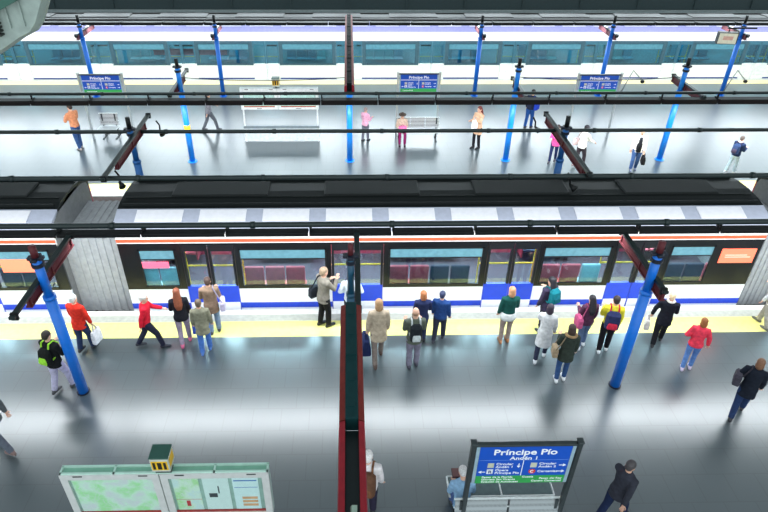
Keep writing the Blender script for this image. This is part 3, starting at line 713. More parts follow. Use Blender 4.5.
box_clock(-2.86, 5.97, 2.2, 'small box with a green lid and yellow plate on top of the near notice board')
box_clock(-2.8, 23.12, 2.18, 'small yellow fronted box on top of the far notice board')

# ------------------------------------------------------------------ people
SKIN = {'l': mat(214, 168, 144, 0.55, 0, 0.03), 'm': mat(184, 132, 104, 0.55, 0, 0.03)}
DARK = mat(24, 18, 18, 0.4)
ARM = {'down': (4, 9, 14, 0.0), 'bent': (12, 9, 92, 0.25), 'phone': (34, 6, 108, 0.45), 'fold': (24, 16, 88, 0.95), 'fwd': (32, 6, 30, 0.0), 'back': (-28, 9, 12, 0.0), 'out': (2, 24, 8, 0.0),
       'carry': (2, 12, 6, 0.0), 'lap': (-4, 12, 82, 0.5), 'hip': (-8, 26, 70, 0.9)}
PEOPLE = {}
def person(key, label, pos, rot, h, hair=('short', (60, 44, 36)), top=((40, 40, 44), 0.84), leg=((52, 58, 80),), shoe=(40, 38, 38), arms=('down', 'down'), stride=0.0, lean=2, head=(0, 8),
           female=False, seated=False, hood=None, skirt=None, skin='l', scarf=None, stoop=0):
    k = h / 1.75
    hz = 0.93 if not seated else 0.52
    dz = hz - 0.93
    tl = math.tan(R(lean))
    def sp(x, y, z):                                   # point on the leaning upper body (z as in a standing figure)
        return V((x, y + (z - 0.93) * tl, z + dz))
    sw = 0.178 if not female else 0.16
    body = bmesh.new()
    X, Y = V((1, 0, 0)), V((0, 1, 0))
    def torso(bm, lv, g=0.0):
        rings(bm, [ell(sp(0, yo, z), X * (rx + g), Y * (ry + g), 18) for z, rx, ry, yo in lv])
    tors = [(0.86, 0.155, 0.11, 0), (0.93, 0.165, 0.115, 0), (1.03, 0.145 if not female else 0.13, 0.10, 0.005), (1.12, 0.14 if not female else 0.125, 0.098, 0.01), (1.25, 0.16 if not female else 0.145, 0.108, 0.012),
            (1.36, sw - 0.005, 0.105, 0.0), (1.42, sw - 0.01, 0.088, -0.01), (1.465, 0.10, 0.065, -0.012), (1.49, 0.055, 0.055, -0.005)]
    torso(body, tors)
    # legs
    LEG = {}
    for s in (-1, 1):
        st = stride * s * 0.5
        hip = sp(s * 0.09, 0, 0.92) if seated else V((s * 0.09, 0, 0.91))
        if seated: knee = V((s * 0.11, 0.42, hz + 0.0)); ank = V((s * 0.11, 0.44, 0.08))
        else:
            ank = V((s * 0.095, st, 0.08 + (0.05 if st < -0.12 else 0))); knee = V((s * 0.095, st * 0.5 + 0.03 + abs(st) * 0.12, 0.5))
        LEG[s] = (hip, knee, ank)
        tube(body, [hip + V((0, 0, 0.03)), hip.lerp(knee, 0.35), knee, knee.lerp(ank, 0.35), ank], [0.086, 0.08, 0.055, 0.056, 0.04], 12)
        tube(body, [ank + V((0, -0.05, -0.045)), ank + V((0, 0.06, -0.05)), ank + V((0, 0.15, -0.06))], [0.035, 0.038, 0.026], 10)
    # arms
    A = {}; hands = {}
    for s, nm in ((-1, arms[0]), (1, arms[1])):
        a, b, e, inw = ARM[nm]
        a += lean * 0.5
        S0 = sp(s * sw, -0.01, 1.405)
        d1 = V((s * math.sin(R(b)), math.sin(R(a)), -math.cos(R(a)))).normalized()
        E = S0 + d1 * 0.285
        d2 = V((s * math.sin(R(b)) * 0.3 - s * inw, math.sin(R(a + e)), -math.cos(R(a + e)))).normalized()
        W = E + d2 * 0.245
        A[s] = (S0, E, W, d2); hands[s] = W + d2 * 0.09
        tube(body, [sp(s * (sw - 0.06), -0.01, 1.41), S0, S0.lerp(E, 0.5), E, E.lerp(W, 0.4), W, W + d2 * 0.03], [0.05, 0.056, 0.05, 0.042, 0.041, 0.027, 0.028], 12)
        side = d2.cross(V((0, 0, 1)) if abs(d2.z) < 0.8 else Y).normalized()
        if side.y < -0.2: side = -side
        nrm = d2.cross(side).normalized()
        rings(body, [ell(W + d2 * q, side * wv, nrm * 0.016, 10) for q, wv in ((0, 0.026), (0.03, 0.036), (0.075, 0.04), (0.095, 0.036))])
        A[s] = (S0, E, W, d2, side, nrm)
    # head and neck
    N0 = sp(0, -0.005, 1.47)
    HR = M.Translation(N0) @ Euler((R(-head[1]), 0, R(head[0]))).to_matrix().to_4x4()
    def hp(x, y, z): return HR @ V((x, y, z - 1.47))
    def hx(bm, f):
        g = bmesh.new(); f(g); bmesh.ops.transform(g, matrix=HR @ M.Translation((0, 0, -1.47)), verts=g.verts)
        me = bpy.data.meshes.new('q'); g.to_mesh(me); g.free(); bm.from_mesh(me); bpy.data.meshes.remove(me)
    rings(body, [ell(sp(0, -0.01, 1.43), X * 0.06, Y * 0.06, 12), ell(sp(0, -0.006, 1.48), X * 0.053, Y * 0.055, 12), ell(hp(0, 0.0, 1.55), X * 0.052, Y * 0.056, 12)])
    def headf(g):
        rings(g, [ell((0, yo, z), X * rx, Y * ry, 16) for z, rx, ry, yo in ((1.508, 0.03, 0.034, 0.052), (1.525, 0.048, 0.058, 0.03), (1.565, 0.064, 0.084, 0.014), (1.61, 0.071, 0.094, 0.004), (1.66, 0.075, 0.098, -0.004), (1.7, 0.068, 0.09, -0.008), (1.73, 0.048, 0.064, -0.01), (1.747, 0.016, 0.02, -0.01))])
        tube(g, [(0, 0.09, 1.645), (0, 0.108, 1.61), (0, 0.112, 1.598)], [0.009, 0.015, 0.014], 8)
        for s in (-1, 1): ball(g, (s * 0.076, -0.005, 1.62), 0.012, 0.024, 0.034, 10)
        ball(g, (0, 0.094, 1.558), 0.024, 0.008, 0.009, 8)
    hx(body, headf)
    me = remesh(body, 0.013, 3, 'person')
    bm = bmesh.new(); bm.from_mesh(me); bpy.data.meshes.remove(me)
    n0 = len(bm.faces)
    for s in (-1, 1):                                   # five bent fingers on each hand
        S0, E, W, d2, side, nrm = A[s]
        cl = nrm if (nrm.x * s < 0) else -nrm
        for i, L in enumerate((0.066, 0.076, 0.071, 0.055)):
            p0 = W + d2 * 0.088 + side * (0.03 - 0.02 * i)
            p1 = p0 + d2 * L * 0.45 + cl * 0.006; p2 = p1 + (d2 * 0.8 + cl * 0.6) * L * 0.33; p3 = p2 + (d2 * 0.45 + cl * 0.9) * L * 0.26
            tube(bm, [p0, p1, p2, p3], [0.0095, 0.009, 0.0085, 0.0065], 6)
        p0 = W + d2 * 0.03 + side * 0.028
        tube(bm, [p0, p0 + side * 0.022 + d2 * 0.025, p0 + side * 0.03 + d2 * 0.052 + cl * 0.01], [0.012, 0.0105, 0.008], 6)
    bm.faces.ensure_lookup_table()
    n1 = len(bm.faces)
    def eyes(g):
        for s in (-1, 1): ball(g, (s * 0.031, 0.086, 1.633), 0.012, 0.008, 0.008, 8)
    hx(bm, eyes)
    bm.faces.ensure_lookup_table()
    for i in range(n1, len(bm.faces)): bm.faces[i].material_index = 1
    T = M.Diagonal((k, k, k, 1))
    def put(name, bm_or_me, m, parent, smooth=True, lab=None):
        if isinstance(bm_or_me, bmesh.types.BMesh): bm_or_me = fin(bm_or_me, name)
        bm_or_me.transform(T)
        o = link(name, bm_or_me, m, smooth)
        if parent: o.parent = parent
        if lab: o['label'] = lab
        return o
    root = put('person', bm, [SKIN[skin], DARK], None)
    root.location = (pos[0], pos[1], 0); root.rotation_euler = (0, 0, R(rot))
    tag(root, label, 'person')
    # hair
    st, hc = hair
    hm = mat(*hc, 0.55, 0, 0.12, 40, 0, 0.3)
    if st in ('short', 'long', 'bob', 'fringe', 'tail'):
        g = bmesh.new()
        if st == 'fringe':
            def hf(q): ball(q, (0, -0.028, 1.625), 0.083, 0.09, 0.06, 16)
        else:
            def hf(q):
                ball(q, (0, -0.02, 1.668), 0.088, 0.104, 0.096, 18)
                ball(q, (0, -0.06, 1.62), 0.074, 0.064, 0.075, 14)
                if st == 'bob':
                    ball(q, (0, -0.045, 1.58), 0.095, 0.08, 0.11, 14)
        hx(g, hf)
        if st == 'long':
            pts = [hp(0, -0.06, 1.68), hp(0, -0.085, 1.58), sp(0, -0.115, 1.46), sp(0, -0.15, 1.34), sp(0, -0.152, 1.22)]
            rings(g, [ell(p, X * wv, Y * tv, 12) for p, wv, tv in zip(pts, (0.08, 0.095, 0.105, 0.1, 0.06), (0.06, 0.05, 0.045, 0.04, 0.02))])
        if st == 'tail':
            tube(g, [hp(0, -0.1, 1.69), hp(0, -0.16, 1.67), hp(0, -0.165, 1.56), sp(0, -0.15, 1.4)], [0.03, 0.04, 0.04, 0.015], 10)
        put('hair', remesh(g, 0.012, 2, 'hair'), hm, root)
    if st in ('hat', 'cap'):
        g = bmesh.new()
        def hf(q):
            ball(q, (0, -0.01, 1.69), 0.092, 0.112, 0.085, 18)
            if st == 'hat': rings(q, [ell((0, -0.01, z), X * rx, Y * (rx + 0.01), 22) for z, rx in ((1.672, 0.16), (1.68, 0.165), (1.695, 0.1))])
            else: rings(q, [ell((0, 0.09, z), X * 0.07, Y * 0.09, 14) for z in (1.67, 1.682)])
        hx(g, hf); put('hat', g, cloth(*hc), root, lab='%s' % ('brimmed hat' if st == 'hat' else 'cap'))
        g = bmesh.new(); hx(g, lambda q: ball(q, (0, -0.045, 1.61), 0.078, 0.075, 0.07, 14)); put('hair', g, mat(52, 40, 34, 0.6), root)
    # jacket
    tc, zb = top
    g = bmesh.new()
    lo = []
    if zb < 0.84 and not seated:
        lo = [(zb, 0.195, 0.15, 0.0), ((zb + 0.9) / 2, 0.188, 0.142, 0.0)]
    elif seated: lo = [(0.9, 0.185, 0.15, 0.0)]
    else: lo = [(zb, 0.18, 0.13, 0)]
    lv = lo + [(z, rx + 0.026, ry + 0.028, yo) for z, rx, ry, yo in tors if z > max(zb + 0.04, 0.92 if seated else 0) and z < 1.45] + [(1.462, 0.125, 0.088, -0.012), (1.495, 0.078, 0.078, -0.01)]
    torso(g, lv)
    for s in (-1, 1):
        S0, E, W, d2 = A[s][:4]
        tube(g, [sp(s * (sw - 0.07), -0.01, 1.405), S0 + V((0, 0, 0.004)), S0.lerp(E, 0.5), E, E.lerp(W, 0.45), W + d2 * 0.005], [0.07, 0.077, 0.068, 0.062, 0.058, 0.045], 14)
    if hood:
        ball(g, sp(0, -0.095, 1.47), 0.125, 0.075, 0.075, 16); ball(g, sp(0, -0.02, 1.47), 0.11, 0.1, 0.05, 16)
    jk = put('jacket', remesh(g, 0.015, 3, 'jacket'), cloth(*tc), root)
    if hood and hood is not True:
        g = bmesh.new()
        pts = [sp(0.115 * math.cos(a), -0.04 + 0.125 * math.sin(a), 1.5 - 0.02 * math.sin(a)) for a in [R(x) for x in range(-200, 21, 20)]]
        tube(g, pts, 0.032, 10); put('hood_trim', g, cloth(*hood), jk, lab='fur trim of the hood')
    if scarf:
        g = bmesh.new()
        pts = [sp(0.08 * math.cos(a), -0.005 + 0.085 * math.sin(a), 1.49) for a in [R(x) for x in range(0, 361, 24)]]
        tube(g, pts, 0.03, 10); put('scarf', g, cloth(*scarf), root)
    # trousers or skirt
    if skirt:
        g = bmesh.new()
        rings(g, [ell(V((0, 0, z)), X * rx, Y * ry, 20) for z, rx, ry in ((skirt[1], 0.205, 0.16), (skirt[1] + 0.08, 0.2, 0.155), (0.95, 0.19, 0.14), (1.0, 0.16, 0.125))])
        put('skirt', g, cloth(*skirt[0]), root)
    g = bmesh.new()
    torso(g, [(0.84 if not seated else 0.87, 0.15, 0.115, 0), (0.9, 0.176, 0.126, 0), (0.97, 0.17, 0.12, 0), (1.02, 0.155, 0.112, 0)])
    slim = 0.9 if (female or skirt) else 1.05
    for s in (-1, 1):
        hip, knee, ank = LEG[s]
        tube(g, [hip + V((0, 0, 0.02)), hip.lerp(knee, 0.4), knee, knee.lerp(ank, 0.4), ank + V((0, 0, 0.0))], [0.1, 0.094 * slim, 0.072 * slim, 0.07 * slim, 0.06 * slim], 14)
    put('trousers', remesh(g, 0.015, 2, 'trousers'), cloth(*leg[0]), root)
    for s in (-1, 1):
        hip, knee, ank = LEG[s]
        b0 = ank.z - 0.08
        g = bmesh.new()
        rings(g, [[V((p.x, p.y, max(p.z, b0))) for p in ell(V((ank.x, ank.y + yo, b0 + zc)), X * wv, V((0, 0, 1)) * hv, 12)] for yo, zc, wv, hv in ((-0.085, 0.04, 0.02, 0.03), (-0.06, 0.045, 0.04, 0.05), (0.02, 0.05, 0.046, 0.055), (0.1, 0.035, 0.05, 0.04), (0.16, 0.028, 0.044, 0.03), (0.195, 0.022, 0.02, 0.02))])
        tube(g, [ank + V((0, -0.01, -0.02)), ank + V((0, -0.01, 0.035))], 0.05, 12)
        put('shoe', g, mat(*shoe, 0.5), root)
    PEOPLE[key] = dict(root=root, k=k, sp=sp, hands=hands, A=A, lean=lean)
    return root
def worn(key, name, label, cat, shapes):
    P = PEOPLE[key]; k = P['k']
    root = None
    for nm, g, m, lab in shapes:
        bmesh.ops.recalc_face_normals(g, faces=g.faces)
        me = fin(g, nm); me.transform(M.Diagonal((k, k, k, 1)))
        if root is None:
            c = sum((v.co for v in me.vertices), V()) / len(me.vertices)
            zmin = min(v.co.z for v in me.vertices); org = V((c.x, c.y, zmin))
            me.transform(M.Translation(-org))
            root = link(name, me, m, False); rr = P['root']
            Mx = M.Translation(rr.location) @ rr.rotation_euler.to_matrix().to_4x4()
            root.location = Mx @ org; root.rotation_euler = rr.rotation_euler
            tag(root, label, cat)
        else:
            me.transform(M.Translation(-org)); o = link(nm, me, m, False); o.parent = root
            if lab: o['label'] = lab
    return root
def backpack(key, label, c, c2=None, w=0.15, z0=1.03, z1=1.43, d=0.15):
    sp = PEOPLE[key]['sp']; tl = math.tan(R(PEOPLE[key]['lean']))
    g = bmesh.new(); yb = -0.135
    rings(g, [[sp(wv * a, yb - 0.005 + dd * b, z) for a, b in ((-1, 0), (-0.95, -0.7), (-0.7, -1), (0.7, -1), (0.95, -0.7), (1, 0))] for z, wv, dd in ((z0, w * 0.86, d * 0.8), (z0 + 0.03, w, d), ((z0 + z1) / 2, w, d), (z1 - 0.07, w * 0.95, d * 0.85), (z1, w * 0.6, d * 0.4))])
    p = bmesh.new(); yp = yb - d
    rings(p, [[sp(wv * a, yp + 0.01 + dd * b, z) for a, b in ((-1, 0), (-0.8, -1), (0.8, -1), (1, 0))] for z, wv, dd in ((z0 + 0.04, w * 0.7, 0.03), (z0 + 0.1, w * 0.75, 0.05), (z0 + 0.18, w * 0.7, 0.04), (z0 + 0.22, w * 0.6, 0.01))])
    sh = [('backpack', g, cloth(*c), None), ('pocket', p, cloth(*(c2 or c)), 'front pocket')]
    for s in (-1, 1):
        q = bmesh.new(); x = s * 0.095
        tube(q, [sp(x, yb, 1.38), sp(x, -0.1, 1.49), sp(x, 0.03, 1.485), sp(x * 1.05, 0.135, 1.36), sp(x * 1.4, 0.1, 1.15), sp(x * 1.3, yb + 0.01, 1.08)], 0.02, 8)
        sh.append(('strap', q, cloth(*(c2 or c)), None))
    return worn(key, 'backpack', label, 'backpack', sh)
def handbag(key, side, label, c, name='shopping_bag', w=0.3, h=0.32, d=0.11, drop=0.16, cat='bag'):
    P = PEOPLE[key]; hnd = P['hands'][side]
    x, y, z = hnd.x + side * 0.03, hnd.y, hnd.z - drop
    g = bmesh.new()
    rings(g, [[V((x + d / 2 * a * f, y + w / 2 * b * f2, zz)) for a, b in ((-1, -0.9), (-0.9, -1), (0.9, -1), (1, -0.9), (1, 0.9), (0.9, 1), (-0.9, 1), (-1, 0.9))] for zz, f, f2 in ((max(z - h, 0.03), 0.8, 0.9), (max(z - h, 0.03) + 0.04, 1, 1), (z - h * 0.4, 0.95, 1), (z, 0.5, 0.95))])
    q = bmesh.new()
    for dx in (-0.02, 0.02):
        tube(q, [V((x + dx, y - w * 0.25, z - 0.02)), V((x + dx * 0.5, y - w * 0.12, z + drop * 0.8)), V((x, y, z + drop)), V((x + dx * 0.5, y + w * 0.12, z + drop * 0.8)), V((x + dx, y + w * 0.25, z - 0.02))], 0.01, 6)
    return worn(key, name, label, cat, [(name, g, cloth(*c), None), ('handle', q, cloth(*[int(v * 0.8) for v in c]), None)])
def satchel(key, side, label, c, z=0.95, w=0.32, h=0.3, d=0.13, y0=-0.05, cat='bag'):
    sp = PEOPLE[key]['sp']; x = side * 0.29
    g = bmesh.new()
    rings(g, [[sp(x + d / 2 * a * f, y0 + w / 2 * b * f, zz) for a, b in ((-1, -0.8), (-0.8, -1), (0.8, -1), (1, -0.8), (1, 0.8), (0.8, 1), (-0.8, 1), (-1, 0.8))] for zz, f in ((z - h / 2, 0.85), (z - h / 2 + 0.04, 1), (z + h / 2 - 0.06, 1), (z + h / 2, 0.75))])
    q = bmesh.new(); tube(q, [sp(x, y0 - w * 0.4, z + h * 0.4), sp(side * 0.2, -0.125, 1.25), sp(side * 0.11, -0.09, 1.475), sp(side * 0.1, 0.04, 1.475), sp(side * 0.2, 0.12, 1.25), sp(x, y0 + w * 0.4, z + h * 0.4)], 0.016, 8)
    
    return worn(key, 'shoulder_bag', label, cat, [('shoulder_bag', g, cloth(*c), None), ('strap', q, cloth(*[int(v * 0.75) for v in c]), None)])

# near platform
person('n1', 'man with a lime green backpack and pale trousers beside the left blue column', (-6.36, 9.72), -20, 1.68, ('short', (46, 36, 30)), ((22, 24, 26), 0.82), ((176, 172, 198),), (70, 70, 74), ('bent', 'bent'), 0.35, 4)
backpack('n1', 'lime green and black backpack on the man by the left blue column', (22, 26, 24), (150, 214, 60), 0.15, 1.0, 1.4, 0.13)
person('n2', 'person in a red orange jacket holding bags just right of the left blue column', (-6.3, 11.0), -15, 1.62, ('short', (206, 204, 200)), ((214, 50, 36), 0.8), ((42, 56, 90),), (40, 42, 50), ('down', 'carry'), 0.25, 6)
handbag('n2', 1, 'white carrier bag in the right hand of the person in red orange', (222, 222, 228), 'shopping_bag', 0.3, 0.4)
handbag('n2', -1, 'yellow carrier bag in the left hand of the person in red orange', (244, 190, 40), 'shopping_bag', 0.26, 0.3)
person('n3', 'person in dark grey clothes walking at the left edge of the near platform', (-6.95, 8.15), 70, 1.72, ('short', (70, 66, 66)), ((78, 84, 88), 0.8), ((86, 92, 104),), (120, 96, 92), ('fwd', 'back'), 0.6, 6)
person('n4', 'person in a bright red jacket walking right past the left end of the near train', (-4.8, 11.08), -75, 1.58, ('short', (216, 212, 206)), ((208, 30, 52), 0.84), ((34, 36, 56),), (40, 40, 52), ('fwd', 'back'), 0.62, 8)
person('n5', 'woman with long auburn hair in a black jacket and grey leggings', (-3.98, 11.17), 15, 1.66, ('long', (128, 66, 40)), ((28, 28, 36), 0.84), ((146, 132, 152),), (200, 90, 130), ('bent', 'down'), 0.3, 3, female=True)
handbag('n5', 1, 'blue bag in the hand of the woman with long auburn hair', (70, 92, 190), 'shopping_bag', 0.26, 0.4)
person('n6', 'person in a brown grey coat standing on the yellow strip, left of the tall man', (-3.36, 11.6), 10, 1.66, ('short', (74, 54, 46)), ((140, 116, 98), 0.72), ((120, 140, 170),), (60, 60, 66), ('bent', 'bent'), 0.1, 2)
satchel('n6', 1, 'pale lilac shoulder bag on the person in the brown grey coat', (196, 186, 214))
person('n7', 'person in an olive grey coat and blue jeans in front of the brown coat', (-3.45, 10.9), 8, 1.55, ('short', (96, 82, 66)), ((128, 126, 108), 0.7), ((70, 110, 180),), (70, 110, 180), ('down', 'down'), 0.2, 3)
person('n8', 'tall man in a grey olive jacket standing on the yellow strip beside the girder', (-0.67, 11.8), -55, 1.78, ('short', (150, 128, 104)), ((126, 120, 110), 0.8), ((20, 20, 24),), (20, 22, 28), ('bent', 'phone'), 0.12, 3)
satchel('n8', -1, 'dark shoulder bag on the tall man in the grey olive jacket', (40, 44, 52), 0.92)
person('n9', 'person in black and white mostly hidden behind the centre column', (0.0, 11.85), 0, 1.6, ('short', (40, 34, 34)), ((212, 220, 230), 0.84), ((40, 44, 60),), (40, 40, 44), ('hip', 'hip'), 0.1, 2)
person('n10', 'blond woman in a beige coat walking on the near platform right of the girder', (0.62, 10.5), 5, 1.82, ('bob', (176, 138, 100)), ((178, 162, 142), 0.7), ((124, 112, 106),), (84, 64, 56), ('carry', 'down'), 0.5, 3, female=True)
handbag('n10', -1, 'big navy bag in the left hand of the woman in the beige coat', (28, 38, 76), 'handbag', 0.42, 0.42, 0.2, 0.1)
person('n11', 'person with auburn hair and a navy top hidden behind the man with the black backpack', (1.68, 11.15), 0, 1.55, ('bob', (168, 104, 62)), ((40, 48, 84), 0.84), ((50, 56, 84),), (40, 40, 44), ('down', 'bent'), 0.1, 2, female=True)
person('n12', 'balding man in an olive jacket wearing a black and white backpack', (1.42, 10.34), 4, 1.7, ('fringe', (150, 116, 92)), ((86, 92, 82), 0.8), ((124, 120, 138),), (64, 62, 76), ('bent', 'bent'), 0.08, 2)
backpack('n12', 'black and white backpack on the balding man', (28, 32, 38), (190, 196, 198), 0.14, 0.98, 1.42, 0.13)
person('n13', 'slim person in a blue top and dark trousers standing alone on the yellow strip', (2.12, 11.2), -20, 1.5, ('short', (40, 50, 84)), ((38, 70, 128), 0.86), ((48, 50, 66),), (50, 50, 60), ('down', 'down'), 0.35, 2)
person('n14', 'woman in a dark green jacket and tan boots by the blue train door', (3.72, 11.14), 0, 1.66, ('bob', (196, 142, 104)), ((24, 78, 72), 0.92), ((150, 132, 124),), (170, 112, 70), ('down', 'bent'), 0.05, 1, female=True, skirt=((220, 222, 222), 0.8))
person('n15', 'dark haired person with a teal backpack close to the train', (4.75, 11.5), 25, 1.66, ('long', (26, 22, 30)), ((60, 52, 76), 0.8), ((50, 48, 60),), (40, 40, 44), ('down', 'bent'), 0.1, 2, female=True)
backpack('n15', 'teal backpack on the dark haired person close to the train', (20, 112, 124), (16, 96, 108), 0.15, 1.1, 1.5, 0.15)
person('n16', 'woman in a long pale coat walking in front of the teal backpack', (4.43, 10.5), -20, 1.62, ('bob', (54, 42, 58)), ((206, 206, 208), 0.55), ((42, 46, 66),), (210, 210, 214), ('fwd', 'down'), 0.4, 6, female=True)
person('n17', 'woman in a dark olive parka with a fur hood in the front row', (4.72, 9.83), -8, 1.63, ('bob', (60, 44, 36)), ((48, 56, 50), 0.72), ((48, 76, 120),), (224, 224, 228), ('bent', 'down'), 0.1, 2, female=True, hood=(150, 122, 88))
satchel('n17', -1, 'beige bag at the left hip of the woman in the olive parka', (150, 132, 108), 1.0, 0.28, 0.26)
person('n18', 'girl with dark hair and a pink patterned bag left of the yellow jacket', (5.54, 10.93), 5, 1.55, ('long', (30, 24, 32)), ((84, 50, 74), 0.84), ((86, 104, 136),), (226, 226, 230), ('bent', 'down'), 0.15, 2, female=True)
satchel('n18', -1, 'round pink and black patterned bag on the girl with dark hair', (190, 84, 126), 1.02, 0.3, 0.32, 0.14, -0.1)
person('n19', 'person in a yellow jacket, black trousers and white shoes by the right blue column', (6.02, 10.78), -15, 1.64, ('short', (44, 32, 32)), ((232, 218, 60), 0.92), ((24, 22, 28),), (236, 236, 238), ('bent', 'down'), 0.16, 2)
backpack('n19', 'red and navy patterned backpack on the person in yellow', (42, 48, 84), (206, 46, 70), 0.17, 0.92, 1.4, 0.15)
person('n20', 'blond person in a black suit walking with a pale bag', (7.42, 11.0), -25, 1.56, ('short', (226, 200, 160)), ((24, 26, 36), 0.76), ((20, 20, 26),), (20, 20, 26), ('out', 'bent'), 0.45, 3, scarf=(226, 222, 214))
handbag('n20', -1, 'cream handbag carried by the blond person in black', (204, 196, 190), 'handbag', 0.34, 0.3, 0.14, 0.1)
person('n21', 'red haired woman in a coral jacket and blue jeans', (7.76, 10.14), -25, 1.5, ('bob', (150, 88, 44)), ((226, 62, 84), 0.86), ((92, 128, 188),), (206, 190, 214), ('hip', 'out'), 0.15, 4, female=True)
person('n22', 'person in a navy jacket and jeans striding at the right edge of the near platform', (8.2, 8.75), -35, 1.58, ('bob', (120, 84, 60)), ((22, 28, 40), 0.72), ((34, 52, 88),), (40, 38, 44), ('hip', 'down'), 0.6, 8)
satchel('n22', -1, 'dark grey shoulder bag on the striding person in navy', (60, 58, 68), 1.12, 0.34, 0.28, 0.16)
person('n23', 'person in pale grey clothes at the right edge by the train', (10.38, 11.6), 20, 1.6, ('short', (200, 196, 190)), ((196, 196, 196), 0.8), ((150, 146, 136),), (90, 90, 84), ('down', 'bent'), 0.4, 3)
person('n24', 'dark dressed figure at the bottom edge, right of the near station sign', (4.62, 6.38), -60, 1.62, ('short', (66, 62, 64)), ((48, 50, 60), 0.8), ((24, 36, 66),), (40, 40, 48), ('fwd', 'back'), 0.55, 5)
person('n25', 'person in white with a brown backpack at the bottom, beside the girder', (0.26, 6.55), -10, 1.74, ('short', (226, 222, 220)), ((222, 216, 218), 0.84), ((44, 40, 60),), (40, 40, 46), ('down', 'down'), 0.2, 3)
backpack('n25', 'brown backpack on the person in white beside the girder', (96, 66, 50), (112, 76, 54), 0.17, 0.95, 1.42, 0.17)
person('n26', 'grey haired person in a pale blue jacket sitting on the near bench', (1.93, 6.42), 0, 1.55, ('short', (204, 204, 204)), ((132, 168, 200), 0.84), ((74, 96, 140),), (70, 70, 78), ('lap', 'lap'), 0, 20, seated=True, head=(0, 40))
P = PEOPLE['n26']; hL = (P['hands'][1] + P['hands'][-1]) / 2
g = bmesh.new(); box(g, hL.x - 0.14, hL.x + 0.14, hL.y - 0.02, hL.y + 0.2, hL.z + 0.01, hL.z + 0.05, bev=0.01)
g2 = bmesh.new(); box(g2, hL.x - 0.13, hL.x + 0.13, hL.y - 0.01, hL.y + 0.19, hL.z + 0.05, hL.z + 0.055)
worn('n26', 'book', 'dark red book on the lap of the person sitting on the near bench', 'book', [('book', g, mat(70, 34, 40, 0.6), None), ('page', g2, mat(96, 60, 60, 0.6), None)])
# far platform
person('f1', 'man in an orange tan top with folded arms near the leftmost far station sign', (-10.5, 22.44), 60, 1.82, ('short', (46, 34, 30)), ((196, 128, 92), 0.9), ((44, 72, 116),), (150, 144, 142), ('fold', 'fold'), 0.16, 2)
person('f2', 'person in grey walking on the far platform between two blue columns', (-5.77, 24.2), -60, 1.6, ('short', (96, 92, 98)), ((140, 140, 148), 0.84), ((96, 100, 108),), (60, 60, 66), ('fwd', 'back'), 0.6, 5)
person('f3', 'child in a pale pink top right of the far red girder', (0.62, 23.12), -40, 1.4, ('short', (150, 130, 126)), ((232, 170, 196), 0.84), ((110, 112, 124),), (50, 50, 56), ('bent', 'bent'), 0.2, 2)
person('f4', 'woman in a hat and beige top sitting on the far bench', (2.08, 23.03), 180, 1.6, ('hat', (76, 64, 56)), ((206, 180, 160), 0.84), ((126, 24, 84),), (60, 40, 50), ('lap', 'lap'), 0, 2, female=True, seated=True)
P = PEOPLE['f4']; hL = (P['hands'][1] + P['hands'][-1]) / 2
g = bmesh.new(); box(g, hL.x - 0.17, hL.x + 0.17, hL.y - 0.02, hL.y + 0.16, hL.z - 0.02, hL.z + 0.22, bev=0.04)
g2 = tube(bmesh.new(), [(hL.x - 0.08, hL.y + 0.07, hL.z + 0.2), (hL.x, hL.y + 0.07, hL.z + 0.3), (hL.x + 0.08, hL.y + 0.07, hL.z + 0.2)], 0.012, 8)
worn('f4', 'handbag', 'pink handbag on the lap of the woman in the hat', 'bag', [('handbag', g, cloth(232, 120, 170), None), ('handle', g2, cloth(190, 80, 130), None)])
person('f5', 'woman with long auburn hair in a tan coat standing on the far platform', (4.98, 22.39), 130, 1.72, ('long', (112, 48, 40)), ((222, 178, 146), 0.62), ((30, 30, 36),), (24, 24, 30), ('phone', 'bent'), 0.1, 1, female=True)
handbag('f5', -1, 'white bag held by the woman in the tan coat', (236, 236, 238), 'shopping_bag', 0.3, 0.38, 0.1, 0.1)
person('f6', 'person in blue jeans with a blue bag, right of the woman in the tan coat', (7.53, 24.4), -40, 1.66, ('short', (40, 34, 34)), ((40, 48, 70), 0.88), ((40, 84, 150),), (50, 50, 60), ('down', 'bent'), 0.2, 2)
satchel('f6', 1, 'blue bag on the person in blue jeans', (40, 70, 190), 1.12, 0.36, 0.36)
person('f7', 'woman in a pink jacket beside the dark sloping beam', (7.66, 21.1), 150, 1.5, ('bob', (40, 28, 30)), ((228, 88, 158), 0.8), ((34, 44, 84),), (60, 56, 66), ('bent', 'bent'), 0.25, 2, female=True)
person('f8', 'person in a white top and dark cap next to the pink jacket', (8.52, 20.7), -60, 1.62, ('cap', (36, 34, 38)), ((232, 232, 228), 0.84), ((56, 50, 56),), (150, 130, 126), ('bent', 'fwd'), 0.35, 3)
satchel('f8', -1, 'pale strap bag on the person in the white top and cap', (220, 196, 196), 1.0, 0.26, 0.26)
person('f9', 'man in a white jacket over a dark shirt on the far platform', (10.48, 20.42), 165, 1.62, ('short', (196, 160, 130)), ((232, 230, 224), 0.8), ((60, 90, 140),), (96, 104, 124), ('down', 'carry'), 0.15, 1)
P = PEOPLE['f9']; sp = P['sp']
g = bmesh.new(); rings(g, [ell(sp(0, 0.07, z), V((wv, 0, 0)), V((0, 0.092, 0)), 12) for z, wv in ((0.82, 0.12), (1.1, 0.115), (1.3, 0.1), (1.44, 0.05))])
me = fin(g, 'shirt'); me.transform(M.Diagonal((P['k'], P['k'], P['k'], 1))); o = link('shirt', me, cloth(36, 38, 44), True); o.parent = P['root']; o['label'] = 'dark shirt under the open jacket'
handbag('f9', -1, 'black bag in the hand of the man in the white jacket', (26, 26, 30), 'handbag', 0.36, 0.32, 0.14, 0.12)
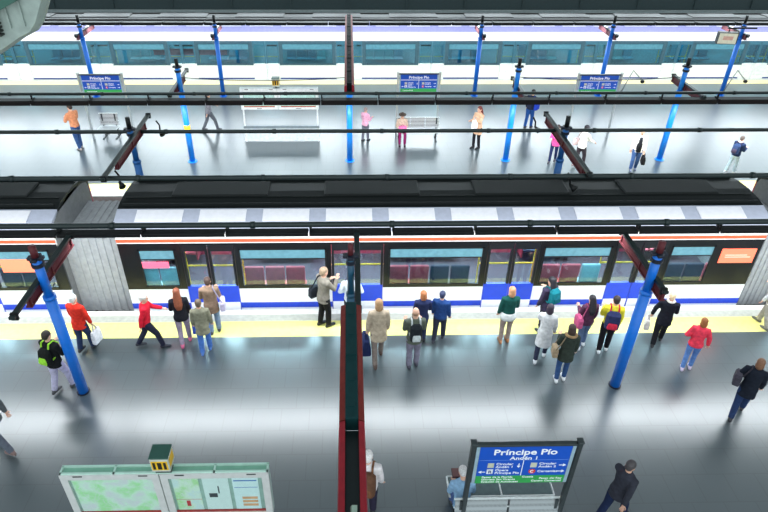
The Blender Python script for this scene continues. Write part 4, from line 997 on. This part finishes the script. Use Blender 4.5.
person('f10', 'person in a navy jacket and pale jeans at the right end of the far platform', (13.95, 20.1), -60, 1.46, ('short', (96, 84, 78)), ((36, 52, 86), 0.86), ((170, 190, 200),), (200, 204, 206), ('bent', 'bent'), 0.35, 4, scarf=(226, 214, 206))
backpack('f10', 'dark blue backpack on the person in navy at the right', (46, 66, 104), (70, 60, 78), 0.15, 1.0, 1.42, 0.14)

# ------------------------------------------------------------------ light
w = bpy.data.worlds.new('hall'); sc.world = w; w.use_nodes = True
nt = w.node_tree; bg = nt.nodes['Background']
tc = nt.nodes.new('ShaderNodeTexCoord'); sx = nt.nodes.new('ShaderNodeSeparateXYZ'); rp = nt.nodes.new('ShaderNodeValToRGB')
mr = nt.nodes.new('ShaderNodeMapRange'); mr.inputs['From Min'].default_value = -1; mr.inputs['From Max'].default_value = 1
nt.links.new(tc.outputs['Generated'], sx.inputs[0]); nt.links.new(sx.outputs['Y'], mr.inputs['Value']); nt.links.new(mr.outputs[0], rp.inputs['Fac']); nt.links.new(rp.outputs['Color'], bg.inputs['Color'])
e = rp.color_ramp.elements                       # extra brightness behind the camera, added to fill the faces turned towards it
e[0].position = 0.1; e[0].color = (2.6, 2.9, 3.0, 1)
e[1].position = 0.95; e[1].color = (0.30, 0.36, 0.38, 1)
x = e.new(0.5); x.color = (0.72, 0.84, 0.9, 1)
bg.inputs['Strength'].default_value = 0.6

# ------------------------------------------------------------------ camera
f, th, yaw, roll, cx = 614.7059, 0.6006, 0.0261, 0.0072, -20.1588
_p = (f, th, yaw, roll)
c, s = math.cos(yaw), math.sin(yaw); ct, st_ = math.cos(th), math.sin(th); cr, sr = math.cos(roll), math.sin(roll)
r0 = V((c, -s, 0)); F = V((s * ct, c * ct, -st_)); u0 = V((s * st_, c * st_, ct))
Rt = r0 * cr + u0 * sr; Up = u0 * cr - r0 * sr
cam = bpy.data.cameras.new('camera'); co = bpy.data.objects.new('camera', cam); C.objects.link(co)
co.matrix_world = M(((Rt.x, Up.x, -F.x, 0), (Rt.y, Up.y, -F.y, 0), (Rt.z, Up.z, -F.z, 10.2), (0, 0, 0, 1)))
cam.sensor_width = 36; cam.sensor_fit = 'HORIZONTAL'; cam.lens = f / 768 * 36; cam.shift_x = -cx / 768
cam.clip_end = 300
sc.camera = co
vs = sc.view_settings; vs.view_transform = 'Standard'; vs.look = 'None'; vs.exposure = 0.0; vs.gamma = 1.0; vs.use_curve_mapping = False
sc.cycles.use_denoising = True
sc.cycles.transparent_max_bounces = 16
